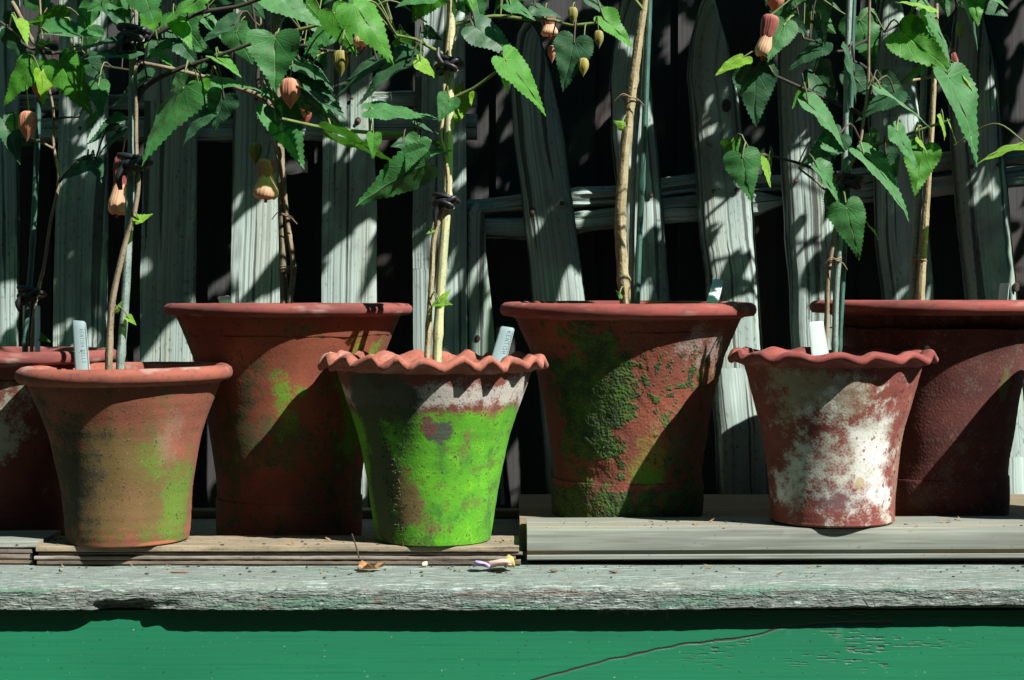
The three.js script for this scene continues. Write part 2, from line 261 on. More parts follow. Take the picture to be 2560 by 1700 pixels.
// ───────────────────────── boards lying on the shelf ─────────────────────────
const TOPL = 0.023, TOPR = 0.042, TOPB = 0.034;
{
  const lx0 = P(92, 1400, 0.058).x, lx1 = P(1302, 1400, 0.055).x;
  const L = [[0.0012, 0.0064, 3, 0.057, 0], [0.0070, 0.0112, 2, 0.058, -0.003], [0.0118, 0.0154, 1, 0.0545, 0.001], [0.0162, 0.0230, 0, 0.0575, -0.001]];
  const names = ['lowest dark board of the layered strip under the mossy and olive pots', 'second board up in the layered strip under the mossy and olive pots', 'third board up in the layered strip, split and blackened along its edge', 'topmost pale brown board of the layered strip under the mossy and olive pots'];
  L.forEach(([a, b, m, z, dx], i) => solo('thin_board', board({ x0: lx0 + dx, x1: lx1 + dx * 2, z0: -0.032, z1: z, y0: a, y1: b, seed: 3 + i * 7, amp: 0.0009, ch: 0.0012, segs: 160, v0: i * 0.3 }), thinMats[m], names[i], 'board', 'thin boards stacked under the pots'));
  const fx1 = P(90, 1400, 0.05).x - 0.0035;
  const L2 = [[0.0012, 0.0065, 3, 0.05], [0.0072, 0.0125, 2, 0.051], [0.0132, 0.0185, 1, 0.049], [0.0192, 0.0262, 2, 0.05]];
  const n2 = ['lowest board of the short layered stack at the frame edge', 'second board of the short layered stack at the frame edge', 'third board of the short layered stack at the frame edge', 'topmost grey board of the short stack, its cut end lifted and slanting'];
  L2.forEach(([a, b, m, z], i) => solo('thin_board', board({ x0: -0.82, x1: fx1 + (i === 3 ? 0.006 : -0.001 * i), z0: i === 3 ? -0.05 : -0.03, z1: z, y0: a, y1: b, seed: 60 + i * 9, amp: 0.0007, ch: 0.001, tilt: i === 3 ? 0.004 : 0, segs: 50, v0: 0.15 + i * 0.3 }), i === 3 ? plankMat : thinMats[m], n2[i], 'board', 'thin boards stacked at the frame edge'));
  const rx0 = P(1318, 1370, 0.06).x;
  // packing strip, the thick plank and the one behind it
  solo('packing_strip', board({ x0: rx0 + 0.02, x1: 0.8, z0: -0.05, z1: 0.03, y0: 0.0009, y1: 0.0055, seed: 91, amp: 0.0002 }), thinMats[1], 'dark packing strip under the thick pale plank', 'board');
  solo('thick_plank', board({ x0: rx0, x1: 0.82, z0: -0.055, z1: 0.055, y0: 0.0062, y1: TOPR, seed: 12, amp: 0.0002, ch: 0.0022, segs: 120, tilt: 0.0035, front: [[0.0004, 0.039], [0.0005, 0.031], [0.0004, 0.0235], [0, 0.0178], [-0.0035, 0.0166], [-0.0042, 0.0125], [-0.0012, 0.0113], [-0.0006, 0.0075]] }), plankMat, 'thick pale grey plank with a grooved front edge under the white-crusted pot', 'plank');
  solo('back_plank', board({ x0: rx0 - 0.008, x1: 0.84, z0: -0.372, z1: -0.0575, y0: 0.0009, y1: TOPB, seed: 29, amp: 0.0003, segs: 60 }), backPlankMat, 'wide brown plank behind the thick pale plank', 'plank');
}

// ───────────────────────── fence and shed wall ─────────────────────────
const ZF = -0.425;
function paling(Lp, Rp, z, { th = 0.02, seed = 0, rough = 1, flat = 0.35, lean = 0 } = {}) {   // edges as [px, py] lists from top to bottom
  const at = (l, y) => { if (y <= l[0][1]) return l[0][0]; for (let i = 1; i < l.length; i++) if (y <= l[i][1]) { const t = (y - l[i - 1][1]) / (l[i][1] - l[i - 1][1]); return lerp(l[i - 1][0], l[i][0], t); } return l[l.length - 1][0]; };
  const y0 = Math.min(Lp[0][1], Rp[0][1]), y1 = Math.max(Lp[Lp.length - 1][1], Rp[Rp.length - 1][1]), n = Math.ceil((y1 - y0) / 14), rings = [];
  for (let i = 0; i <= n; i++) {
    const py = lerp(y1, y0, i / n), zz = z + lean * (y1 - py) / 1700, a = P(at(Lp, py), py, zz), b = P(at(Rp, py), py, zz), w = b.x - a.x, ring = [];
    const ew = 0.0009 * Math.min(rough, 1.6); a.x += ew * noise(a.y * 13, seed, 1) + ew * 0.5 * noise(a.y * 110, seed, 4); b.x += ew * noise(b.y * 13, seed, 7) + ew * 0.5 * noise(b.y * 110, seed, 9);
    const cv = Math.min(th * 0.3, w * 0.2);
    for (let q = 0; q <= 10; q++) { const t = q / 10, x = lerp(a.x, b.x, t), e = Math.pow(Math.abs(2 * t - 1), 5); ring.push(V(x, a.y, zz - cv * e * flat + rough * (0.0004 * noise(x * 90, a.y * 2.2, seed) + 0.0010 * noise(x * 22, a.y * 5, seed + 5)))); }
    for (const t of [0.3, 0.75]) ring.push(V(b.x, a.y, zz - th * t));
    ring.push(V(b.x - 0.002, a.y, zz - th), V(a.x + 0.002, a.y, zz - th));
    for (const t of [0.75, 0.3]) ring.push(V(a.x, a.y, zz - th * t));
    rings.push(ring);
  }
  return loft(rings, { u0: seed * 0.173, v0: seed * 0.31 });
}
function railGeo(top, bot, z, seed, th = 0.03, end0 = true) {   // wavering split rail from [px, py] lists along x
  const rings = [], at = (l, x) => { if (x <= l[0][0]) return l[0][1]; for (let i = 1; i < l.length; i++) if (x <= l[i][0]) return lerp(l[i - 1][1], l[i][1], (x - l[i - 1][0]) / (l[i][0] - l[i - 1][0])); return l[l.length - 1][1]; };
  const x0 = top[0][0], x1 = top[top.length - 1][0], n = Math.ceil((x1 - x0) / 12);
  for (let i = 0; i <= n; i++) {
    const px = lerp(x0, x1, i / n), a = P(px, at(top, px), z), b = P(px, at(bot, px), z), h = a.y - b.y, ring = [];
    for (let q = 0; q < 28; q++) { const an = q / 28 * Math.PI * 2, cy = Math.sin(an), cz = Math.cos(an), sq = 1 / Math.pow(Math.pow(Math.abs(cy), 8) + Math.pow(Math.abs(cz), 8), 0.125); const rr2 = 1 + 0.16 * noise(px * 0.006, cy * 2.2 + seed, cz * 2.2) + 0.14 * noise(px * 0.02, cy * 7 + seed, cz * 6) + 0.08 * noise(px * 0.07, cy * 14 + seed, cz * 12); ring.push(V(a.x, (a.y + b.y) / 2 + cy * sq * h / 2 * rr2, z - th / 2 + cz * sq * th / 2 * rr2)); }
    rings.push(ring);
  }
  return toCreasedNormals(loft(rings, { uv: (i, j, p) => [j / 28 * 0.16 + seed * 0.11, p.x + 1] }), 0.45);
}
const nailMat = std({ color: lin(0.09, 0.045, 0.035), roughness: 0.8 }), knotTex = surface(64, 64, 1, 1, (x, y) => { const d = Math.hypot(x - 0.5, y - 0.5), r = Math.sin(d * 60 + 3 * noise(x * 6, y * 6)) * 0.5 + 0.5; return [...mix3([0.05, 0.035, 0.025], [0.09, 0.07, 0.05], r), r * 0.6]; });
const knotMat = std({ ...knotTex, bumpScale: 0.003 });
function nail(px, py, parent, z = ZF, r = 0.0034) { const g = new THREE.SphereGeometry(r, 10, 6); g.scale(1, 1, 0.5); const p = P(px, py, z + 0.0008); g.translate(p.x, p.y, p.z); part('nail', g, nailMat, parent); }
function knot(px, py, parent, w, h, z = ZF) { const g = new THREE.SphereGeometry(1, 16, 10); g.scale(w, h, 0.0022); const p = P(px, py, z - 0.0006); g.translate(p.x, p.y, p.z); part('knot', g, knotMat, parent); }

const fence = base('paling_fence', V(-0.35, 0, ZF), 'straight sawn grey paling fence on two weathered rails', 'fence');
const BOT = 1290;
const F1 = [
  [[[-95, -160], [-90, BOT]], [[44, -160], [38, BOT]], 0],
  [[[148, -160], [146, 300], [133, 700], [128, BOT]], [[264, -160], [266, 500], [262, 900], [258, BOT]], 1],
  [[[362, -160], [360, 300], [350, 700], [346, BOT]], [[486, -160], [489, 330], [488, 560], [485, 800], [482, 980], [478, BOT]], 2],
  [[[584, -160], [582, 200], [577, 700], [574, BOT]], [[700, -160], [704, 500], [700, BOT]], 3],
  [[[812, -160], [808, 200], [804, 600], [802, BOT]], [[926, -160], [930, 250], [940, 500], [941, BOT]], 4],
  [[[1040, -160], [1037, 200], [1031, 600], [1034, 900], [1038, BOT]], [[1160, -160], [1164, 300], [1167, 600], [1169, 900], [1172, BOT]], 5],
  [[[1186, 506], [1171, 530], [1170, 600], [1172, 880], [1178, 1262]], [[1196, 506], [1212, 540], [1216, 640], [1226, 740], [1238, 880], [1262, 1262]], 6],
];
F1.forEach(([l, r, s]) => part('picket', paling(l, r, ZF + (s % 3) * 0.004, { seed: s * 3.7 + 1, rough: s === 6 ? 2 : 0.7, th: 0.018 }), PW[[0, 2, 0, 1, 2, 0, 1][s]], fence));
part('rail', railGeo([[-120, 238], [300, 236], [700, 228], [1050, 226], [1192, 228]], [[-120, 278], [500, 268], [1192, 262]], ZF - 0.022, 3, 0.035), PW[1], fence);
part('rail', railGeo([[-120, 296], [500, 292], [1192, 284]], [[-120, 350], [500, 348], [1190, 345]], ZF - 0.021, 8, 0.035), PW[2], fence);
for (const [x, y] of [[420, 250], [430, 318], [640, 248], [895, 302], [880, 245], [1070, 302], [1095, 238], [200, 320], [215, 254]]) nail(x, y, fence, ZF + 0.004 * ({ 4: 1, 2: 2, 8: 1 }[Math.floor(x / 110)] ?? 0) + 0.003, 0.0028);
knot(895, 302, fence, 0.0042, 0.0055, ZF + 0.005); knot(1194, 846, fence, 0.004, 0.005, ZF + 0.001);

const hurdle = base('cleft_paling_fence', V(0.35, 0, ZF), 'leaning fence of rough cleft pales with pointed and rounded tops', 'fence');
const F2 = [
  [[[1310, 55], [1292, 84], [1283, 150], [1276, 237], [1284, 344], [1305, 497], [1317, 600], [1330, 752], [1350, 1000], [1372, BOT]], [[1326, 55], [1350, 88], [1371, 150], [1393, 245], [1412, 344], [1431, 497], [1445, 600], [1466, 752], [1490, 1000], [1512, BOT]], 0],
  [[[1570, -60], [1548, 30], [1525, 191], [1529, 344], [1546, 497], [1556, 745], [1570, BOT]], [[1582, -60], [1607, 57], [1634, 230], [1653, 459], [1667, 615], [1676, 745], [1700, BOT]], 1],
  [[[1768, -26], [1750, 11], [1729, 96], [1721, 191], [1733, 306], [1742, 440], [1754, 600], [1765, 691], [1778, 900], [1792, 1100], [1800, BOT]], [[1778, -26], [1794, 11], [1825, 107], [1851, 230], [1863, 363], [1882, 478], [1888, 600], [1897, 691], [1909, 883], [1920, 1100], [1926, BOT]], 2],
  [[[1985, -90], [1962, 0], [1947, 153], [1951, 268], [1958, 421], [1966, 600], [1976, 691], [1985, 871], [2000, BOT]], [[2000, -90], [2028, 10], [2058, 115], [2073, 230], [2085, 383], [2092, 536], [2106, 700], [2120, 1000], [2130, BOT]], 3],
  [[[2215, -90], [2196, 19], [2184, 172], [2177, 306], [2190, 459], [2194, 600], [2211, 730], [2230, BOT]], [[2232, -90], [2265, 19], [2291, 153], [2307, 306], [2324, 536], [2339, 714], [2370, BOT]], 4],
  [[[2425, -90], [2395, 19], [2379, 191], [2383, 344], [2399, 536], [2420, 730], [2445, BOT]], [[2440, -90], [2460, 19], [2494, 153], [2513, 344], [2529, 536], [2548, 730], [2590, BOT]], 5],
  [[[2655, -90], [2630, 100], [2625, 400], [2660, BOT]], [[2670, -90], [2740, 100], [2750, 400], [2790, BOT]], 6],
];
F2.forEach(([l, r, s]) => part('pale', paling(l, r, ZF + 0.004 + (s % 2) * 0.005, { seed: 30 + s * 5.3, rough: 2.6, flat: 1.6, th: 0.026 }), PW[[1, 2, 0, 2, 1, 0, 2][s]], hurdle));
part('rail', railGeo([[1168, 500], [1425, 470], [1545, 462], [1680, 440], [1740, 432], [1950, 438], [2160, 420], [2350, 381], [2620, 360]], [[1168, 536], [1425, 516], [1545, 511], [1680, 487], [1740, 480], [1950, 474], [2160, 470], [2350, 428], [2620, 404]], ZF - 0.026, 15, 0.04), PW[1], hurdle);
part('rail', railGeo([[1212, 545], [1310, 543], [1540, 520], [1680, 490], [1740, 488], [1900, 482], [1957, 490]], [[1212, 592], [1310, 598], [1540, 567], [1680, 551], [1740, 551], [1900, 534], [1957, 512]], ZF - 0.025, 21, 0.04), PW[0], hurdle);
part('rail', railGeo([[2090, 468], [2160, 462], [2350, 438], [2620, 408]], [[2090, 498], [2160, 505], [2350, 487], [2620, 456]], ZF - 0.025, 27, 0.04), PW[2], hurdle);
for (const [x, y, s] of [[1405, 508, 0], [1330, 530, 0], [1627, 488, 1], [1785, 478, 2], [1842, 474, 2], [1990, 452, 3], [2496, 412, 5], [2430, 416, 5], [2235, 440, 4]]) nail(x, y, hurdle, ZF + 0.0065 + (s % 2) * 0.005, 0.0036);
knot(1816, 264, hurdle, 0.0065, 0.0095, ZF + 0.006); knot(1330, 528, hurdle, 0.004, 0.006, ZF + 0.006); knot(2540, 718, hurdle, 0.005, 0.007, ZF + 0.009);

const shed = base('shed_wall', V(0, -0.78, -0.545), 'vertical boarded shed wall coloured dark for the shade behind the fence', 'wall');
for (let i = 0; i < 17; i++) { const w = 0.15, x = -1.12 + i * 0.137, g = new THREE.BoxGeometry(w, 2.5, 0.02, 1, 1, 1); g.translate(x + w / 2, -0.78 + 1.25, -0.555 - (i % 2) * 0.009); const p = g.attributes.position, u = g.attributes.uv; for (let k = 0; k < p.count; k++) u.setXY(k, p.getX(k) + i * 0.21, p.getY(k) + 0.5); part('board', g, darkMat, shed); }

// ───────────────────────── terracotta pots ─────────────────────────
const SEG = 144;
const blob = (th, h, t0, h0, st, sh) => Math.exp(-Math.pow((th - t0) / st, 2) - Math.pow((h - h0) / sh, 2));
function potSurface(paint, w = 1536, h = 448) {   // u = angle (0.5 faces the path), v = height share
  const t = surface(w, h, 1, 1, (u, v) => { const th = (u - 0.5) * 360, a = th * Math.PI / 180, r = 0.075 + 0.05 * v * v, X = Math.sin(a) * r, Z = Math.cos(a) * r, Y = v * 0.2; return paint(th, v, X, Y, Z); });
  return t;
}
function potBody(cx, cz, by, prof, lump) {   // prof: [radius, height] from foot to neck
  const c = new THREE.SplineCurve(prof.map(([r, y]) => new THREE.Vector2(r, y))), H = prof[prof.length - 1][1], rings = [], M = 64;
  const pts = [[0.002, 0.0035], [prof[0][0] * 0.6, 0.0035], [prof[0][0] - 0.006, 0.0012], [prof[0][0] - 0.002, 0.0004]];
  for (let i = 0; i <= M; i++) { const p = c.getPoint(i / M); pts.push([p.x, Math.max(p.y, 0.0015)]); }
  pts.forEach(([r, y], i) => {
    const ring = []; for (let j = 0; j < SEG; j++) { const a = -Math.PI + j / SEG * 2 * Math.PI, q = i > 3 ? r + 0.0004 * noise(y * 260, 3, cx * 40) + 0.0009 * noise(Math.sin(a) * 3, y * 14, Math.cos(a) * 3 + cx * 9) + (lump ? lump(a * 180 / Math.PI, y / H, Math.sin(a) * r, y, Math.cos(a) * r) : 0) : r; ring.push(V(cx + Math.sin(a) * q, by + y, cz + Math.cos(a) * q)); }
    rings.push(ring);
  });
  return loft(rings, { caps: false, uv: (i, j) => [j / SEG, clamp(pts[i][1] / H, 0.002, 0.998)] });
}
function sweepRim(cx, cz, by, section) {   // section(a) = list of [radius, height], closed loop
  const rings = []; for (let j = 0; j <= SEG; j++) { const a = -Math.PI + (j % SEG) / SEG * 2 * Math.PI; rings.push(section(a).map(([r, y]) => { const q = r + 0.0004 * noise(Math.sin(a) * 9, y * 300, Math.cos(a) * 9 + cx * 7); return V(cx + Math.sin(a) * q, by + y + 0.0004 * noise(Math.sin(a) * 6 + 3, 2, Math.cos(a) * 6), cz + Math.cos(a) * q); })); }
  const k = rings[0].length, cum = [0]; for (let j = 1; j <= k; j++) cum.push(cum[j - 1] + rings[0][j % k].distanceTo(rings[0][j - 1]));
  return loft(rings, { caps: false, uv: (i, j) => [i / SEG * 0.8, cum[j]] });
}
const wallAt = (prof, H) => (y) => { if (y >= prof[prof.length - 1][1]) return prof[prof.length - 1][0]; for (let i = 1; i < prof.length; i++) if (y <= prof[i][1]) return lerp(prof[i - 1][0], prof[i][0], (y - prof[i - 1][1]) / (prof[i][1] - prof[i - 1][1])); };
const rolled = (Rm, H, th, prof) => { const w = wallAt(prof, H), neck = prof[prof.length - 1][0]; return (a) => [[w(H - 0.058) - 0.010, H - 0.058], [w(H - 0.035) - 0.009, H - 0.035], [w(H - th) - 0.007, H - th], [neck - 0.003, H - 0.006], [neck, H - 0.0015], [neck + 0.004, H], [Rm - 0.006, H - 0.0008], [Rm - 0.0015, H - 0.004], [Rm, H - th * 0.5], [Rm - 0.001, H - th * 0.75], [Rm - 0.004, H - th * 0.95], [neck + 0.002, H - th - 0.0003], [neck - 0.001, H - th - 0.002], [neck - 0.005, H - th - 0.001], [w(H - 0.035) - 0.004, H - 0.035], [w(H - 0.058) - 0.004, H - 0.058]]; };
const crimped = (Rm, H, prof, n, amp, ph, wild) => { const wl = wallAt(prof, H), neck = prof[prof.length - 1][0]; return (a) => {
  const lo = wild * noise(Math.sin(a) * 2.4 + ph, Math.cos(a) * 2.4, 3), w = Math.cos(n * a + ph + 1.3 * lo + 0.9 * noise(Math.sin(a) * 4, Math.cos(a) * 4, ph)) * (1 + 0.7 * noise(Math.sin(a) * 5, Math.cos(a) * 5, 8 + ph)), sh = w - 0.16 * Math.cos(2 * (n * a + ph)), o = Rm - 0.0035 * sh * (amp / 0.009) + 0.003 * lo, y = H - 0.0095 + amp * sh - 0.002 * lo, mr = lerp(neck, Rm, 0.45) - 0.0015 * sh, my = H - 0.008 + amp * 0.7 * sh;
  return [[wl(H - 0.06) - 0.010, H - 0.06], [wl(H - 0.035) - 0.009, H - 0.035], [neck - 0.006, H - 0.012 + amp * 0.2 * sh], [mr - 0.005, my + 0.0035], [mr + 0.002, my + 0.0045], [o - 0.005, y + 0.0050], [o - 0.0016, y + 0.0036], [o, y + 0.0003], [o - 0.0012, y - 0.0032], [o - 0.0045, y - 0.0048], [mr, my - 0.0055], [neck + 0.0012, H - 0.018 + amp * 0.3 * sh], [neck - 0.0045, H - 0.022], [wl(H - 0.035) - 0.004, H - 0.035], [wl(H - 0.06) - 0.004, H - 0.06]];
}; };
const soilMat = std({ color: lin(0.035, 0.026, 0.018), roughness: 1 });
function soilGeo(cx, cz, y, r) { const rings = []; for (const f of [0.02, 0.35, 0.7, 1]) { const ring = []; for (let j = 0; j < 28; j++) { const a = j / 28 * 6.2832; ring.push(V(cx + Math.cos(a) * r * f, y + 0.004 * noise(Math.cos(a) * f * 6, Math.sin(a) * f * 6, cx * 20), cz + Math.sin(a) * r * f)); } rings.push(ring); } return loft(rings, { caps: false }); }
const rimTex = (seed, a, b, grime) => surface(512, 96, 0.8, 0.13, (x, y) => { const n = fbm(x * 16, y * 60, seed, 4), s = fbm(x * 190, y * 190, seed + 4, 3), l = noise(x * 3, y * 520, seed + 6); let c = mix3(a, b, clamp(0.5 + 1.7 * n)); c = mix3(c, [0.09, 0.05, 0.04], grime * ss(0.12, 0.36, s)); c = mix3(c, [0.40, 0.24, 0.19], 0.3 * ss(0.1, 0.4, fbm(x * 30, y * 90, seed + 9, 3))); c = mix3(c, [b[0] * 0.45, b[1] * 0.5, b[2] * 0.5], 0.6 * ss(0.0, 0.4, fbm(x * 16 + 3, y * 40, seed + 15, 6))); c = mix3(c, [0.36, 0.30, 0.25], 0.5 * ss(0.16, 0.36, fbm(x * 24 + 7, y * 50, seed + 25, 5))); c = mix3(c, [0.035, 0.03, 0.02], 0.7 * ss(0.30, 0.46, fbm(x * 210, y * 210, seed + 30, 3))); return [...c, clamp(0.6 + 0.3 * s + 0.12 * l)]; });
const RIM = [rimTex(2, [0.31, 0.090, 0.055], [0.25, 0.066, 0.042], 0.7), rimTex(21, [0.25, 0.060, 0.046], [0.17, 0.040, 0.032], 0.8), rimTex(44, [0.38, 0.125, 0.080], [0.30, 0.090, 0.058], 0.65), rimTex(63, [0.285, 0.060, 0.047], [0.21, 0.044, 0.034], 0.7)].map((t) => std({ ...t, color: lin(0.88, 0.88, 0.88), bumpScale: 0.0005, roughness: 0.9 }));

const clayBase = (X, Y, Z, a0, b0, s) => { const a = [a0[0] * 0.80, a0[1] * 0.64, a0[2] * 0.58], b = [b0[0] * 0.80, b0[1] * 0.64, b0[2] * 0.58]; const n = fbm(X * 22 + s, Y * 30, Z * 22, 5), l = noise(X * 3 + s, Y * 300, Z * 3), q = fbm(X * 330 + s, Y * 330, Z * 330, 2); return mix3(mix3(a, b, clamp(0.5 + 1.6 * n)), [b[0] * 0.55, b[1] * 0.5, b[2] * 0.5], clamp(0.18 * l + 0.35 * ss(0.05, 0.4, q))); };
// grains at three sizes shared by all stains: coarse, middling, fine
const grains = (X, Y, Z, s) => [fbm(X * 20 + s, Y * 20, Z * 20, 6), fbm(X * 75 + s, Y * 75, Z * 75, 4), fbm(X * 380 + s, Y * 380, Z * 380, 2)];
const stain = (c, col, amount, v, lo, hi) => mix3(c, col, amount * ss(lo, hi, v));
const paints = {
  olive(th, h, X, Y, Z) {
    let c = clayBase(X, Y, Z, [0.33, 0.125, 0.072], [0.25, 0.09, 0.055], 1); if (Math.abs(th) > 115) return [...c, 0.5];
    const [n, m, f] = grains(X, Y, Z, 3), g = 0.85 * n + 0.65 * m + 0.5 * f;
    c = stain(c, [0.120, 0.082, 0.020], 0.94, blob(th, h, -10, 0.40, 70, 0.40) * 1.15 + blob(th, h, 60, 0.2, 40, 0.25) * 0.8 + g, 0.2, 0.8);
    c = stain(c, [0.17, 0.088, 0.034], 0.7, blob(th, h, 12, 0.26, 26, 0.2) * 0.7 + g * 0.8, 0.3, 0.75);
    c = stain(c, [0.27, 0.155, 0.10], 0.7, blob(th, h, 50, 0.66, 17, 0.22) * 0.7 + g * 0.7, 0.3, 0.75);
    c = stain(c, [0.088, 0.170, 0.011], 0.88, blob(th, h, 66, 0.28, 28, 0.28) * 0.9 + blob(th, h, 24, 0.54, 18, 0.16) * 0.5 + blob(th, h, 10, 0.05, 50, 0.07) * 0.5 + g * 0.8, 0.35, 0.85);
    c = stain(c, [0.036, 0.034, 0.018], 0.9, blob(th, h, -46, 0.45, 40, 0.5) * 0.95 + g * 0.8, 0.3, 0.8);
    c = stain(c, [0.016, 0.014, 0.010], 0.8, f + 0.5 * m, 0.24, 0.42); c = stain(c, [0.40, 0.32, 0.22], 0.5, fbm(X * 420 + 9, Y * 420, Z * 420, 2), 0.3, 0.42);
    c = stain(c, [0.33, 0.115, 0.05], 1, blob(th, h, 40, 0.008, 26, 0.025) + n * 0.4, 0.4, 0.6);
    return [...c, clamp(0.6 + 0.45 * f + 0.3 * m)];
  },
  orange(th, h, X, Y, Z) {
    let c = clayBase(X, Y, Z, [0.32, 0.105, 0.048], [0.23, 0.064, 0.036], 11); if (Math.abs(th) > 115) return [...c, 0.5]; const [n, m, f] = grains(X, Y, Z, 13), g = 0.85 * n + 0.65 * m + 0.5 * f;
    c = stain(c, [0.060, 0.064, 0.020], 0.9, 0.42 + g * 1.2 - 0.5 * blob(th, h, 30, 0.95, 60, 0.2), 0.2, 0.7);  // guessed dark algae tone standing in for shade, thinner under the rim
    c = stain(c, [0.105, 0.27, 0.010], 0.95, blob(th, h, 62, 0.66, 24, 0.26) * 1.05 + blob(th, h, 6, 0.66, 15, 0.15) * 0.85 + g * 0.9, 0.35, 0.8);
    c = stain(c, [0.02, 0.02, 0.014], 0.75, f + 0.4 * m, 0.24, 0.42); return [...c, clamp(0.6 + 0.5 * f)];
  },
  lime(th, h, X, Y, Z) {
    let c = clayBase(X, Y, Z, [0.27, 0.095, 0.068], [0.18, 0.062, 0.048], 21); if (Math.abs(th) > 115) return [...c, 0.5];
    const [n, m, f] = grains(X, Y, Z, 23), g = 0.85 * n + 0.65 * m + 0.5 * f, wave = 0.05 * noise(th * 0.04, 2, 7), k = h + wave;
    c = stain(c, [0.50, 0.47, 0.42], 0.9, Math.exp(-Math.pow((k - 0.845) / 0.085, 2)) * 0.75 + g, 0.25, 0.75);
    let gr = mix3([0.095, 0.37, 0.005], [0.062, 0.25, 0.007], clamp(0.5 + 1.5 * n)); gr = stain(gr, [0.135, 0.45, 0.006], 0.75, m + 0.5 * f, -0.05, 0.35); gr = stain(gr, [0.030, 0.155, 0.010], 0.85, fbm(X * 44 + 7, Y * 30, Z * 44, 5) + 0.4 * f, 0.0, 0.36); gr = stain(gr, [0.10, 0.13, 0.02], 0.7, fbm(X * 36 + 3, Y * 50, Z * 36 + 4, 5) + 0.4 * f, 0.06, 0.4);
    const brown = ss(0.3, 0.75, blob(th, h, -22, 0.27, 18, 0.2) * 1.05 + blob(th, h, 8, 0.11, 18, 0.07) * 0.6 + blob(th, h, 26, 0.62, 7, 0.2) * 0.4 + g * 0.6);
    const gk = ss(0.25, 0.65, 1.0 - ss(0.66, 0.84, k) * 1.0 + g * 0.7);
    c = mix3(c, gr, gk * (1 - 0.8 * brown)); c = mix3(c, [0.15, 0.10, 0.04], 0.55 * brown * gk);
    c = stain(c, [0.036, 0.046, 0.020], 0.92, blob(th, h, -46, 0.30, 21, 0.55) * 1.15 + blob(th, h, -32, 0.84, 30, 0.13) * 0.95 + blob(th, h, -14, 0.60, 12, 0.2) * 0.3 + g * 0.8, 0.35, 0.8);
    c = stain(c, [0.065, 0.070, 0.052], 0.95, blob(th, h, 5, 0.65, 13, 0.085) + 0.5 * g, 0.42, 0.62); c = stain(c, [0.16, 0.058, 0.05], 0.9, blob(th, h, -1, 0.675, 8, 0.06) + 0.9 * m + 0.4 * f, 0.45, 0.7);
    c = stain(c, [0.33, 0.13, 0.07], 0.8, Math.exp(-Math.pow((k - 0.75) / 0.07, 2)) * ss(10, 40, th) * 0.5 + m * 0.9 + f * 0.5, 0.55, 0.75);
    c = stain(c, [0.02, 0.022, 0.012], 0.85, f * 0.9 + 0.55 * m, 0.24, 0.38); c = stain(c, [0.10, 0.05, 0.03], 0.7, noise(X * 260, Y * 260, Z * 260) + 0.4 * m, 0.5, 0.62);
    c = stain(c, [0.045, 0.14, 0.03], 0.7, m * 0.9 + 0.4 * f + 0.3 * ss(34, 60, th) * ss(0.85, 0.6, h), 0.38, 0.6);
    return [...c, clamp(0.62 + 0.45 * f + 0.3 * m + 0.15 * gk)];
  },
  mossMask(th, h, X, Y, Z) { const n = fbm(X * 26, Y * 26, Z * 26 + 2, 5), m = fbm(X * 95, Y * 95, Z * 95, 4); return clamp(ss(0.34, 0.62, blob(th, h, -28, 0.60, 30, 0.46) * 0.95 + n * 0.7 + m * 0.75) + ss(0.10, 0.2, m * 0.8 + n * 0.55) * ss(-4, 6, th) * ss(0.95, 0.75, h) + ss(0.165, 0.15, h + 0.012 * n) * ss(-0.4, -0.1, m + 0.35 * n)); },
  moss(th, h, X, Y, Z) {
    let c = clayBase(X, Y, Z, [0.27, 0.088, 0.046], [0.19, 0.056, 0.036], 31); if (Math.abs(th) > 115) return [...c, 0.3]; const [n, m, f] = grains(X, Y, Z, 33), g = 0.85 * n + 0.65 * m + 0.5 * f, k = paints.mossMask(th, h, X, Y, Z);
    c = stain(c, [0.34, 0.28, 0.25], 0.7, blob(th, h, 48, 0.84, 26, 0.16) * 0.75 + g, 0.35, 0.85); c = stain(c, [0.17, 0.15, 0.02], 0.8, blob(th, h, 10, 0.30, 20, 0.14) * 0.9 + g * 0.8, 0.35, 0.8);
    c = stain(c, [0.085, 0.20, 0.010], 1, blob(th, h, 10, 0.23, 16, 0.06) * 0.95 + g * 0.7, 0.35, 0.75); c = stain(c, [0.055, 0.060, 0.022], 0.8, blob(th, h, 50, 0.3, 30, 0.3) * 0.7 + g * 0.8, 0.4, 0.8);
    let q = mix3([0.018, 0.040, 0.008], [0.052, 0.115, 0.010], clamp(0.4 + 2 * m + 0.8 * f)); q = stain(q, [0.085, 0.075, 0.016], 0.6, n, 0.05, 0.3); c = mix3(c, q, k);
    c = stain(c, [0.014, 0.014, 0.009], 0.8, f + 0.3 * m, 0.2, 0.4); c = stain(c, [0.24, 0.30, 0.07], 0.5 * k, fbm(X * 420 + 4, Y * 420, Z * 420, 2), 0.3, 0.42);
    return [...c, clamp(0.35 + 0.35 * k * (1 + 1.4 * f) + 0.3 * f)];
  },
  crust(th, h, X, Y, Z) {
    let c = clayBase(X, Y, Z, [0.30, 0.092, 0.068], [0.205, 0.055, 0.046], 41); if (Math.abs(th) > 115) return [...c, 0.5]; const [n, m, f] = grains(X, Y, Z, 43), g = 0.75 * n + 0.75 * m + 0.55 * f;
    c = stain(c, [0.27, 0.155, 0.105], 0.7, blob(th, h, 66, 0.4, 24, 0.5) * 0.8 + g * 0.6, 0.35, 0.8);
    c = stain(c, [0.30, 0.26, 0.175], 0.85, blob(th, h, -26, 0.87, 34, 0.15) * 0.75 + blob(th, h, 6, 0.70, 26, 0.18) * 0.6 + blob(th, h, -48, 0.55, 18, 0.42) * 0.6 + g, 0.3, 0.8);
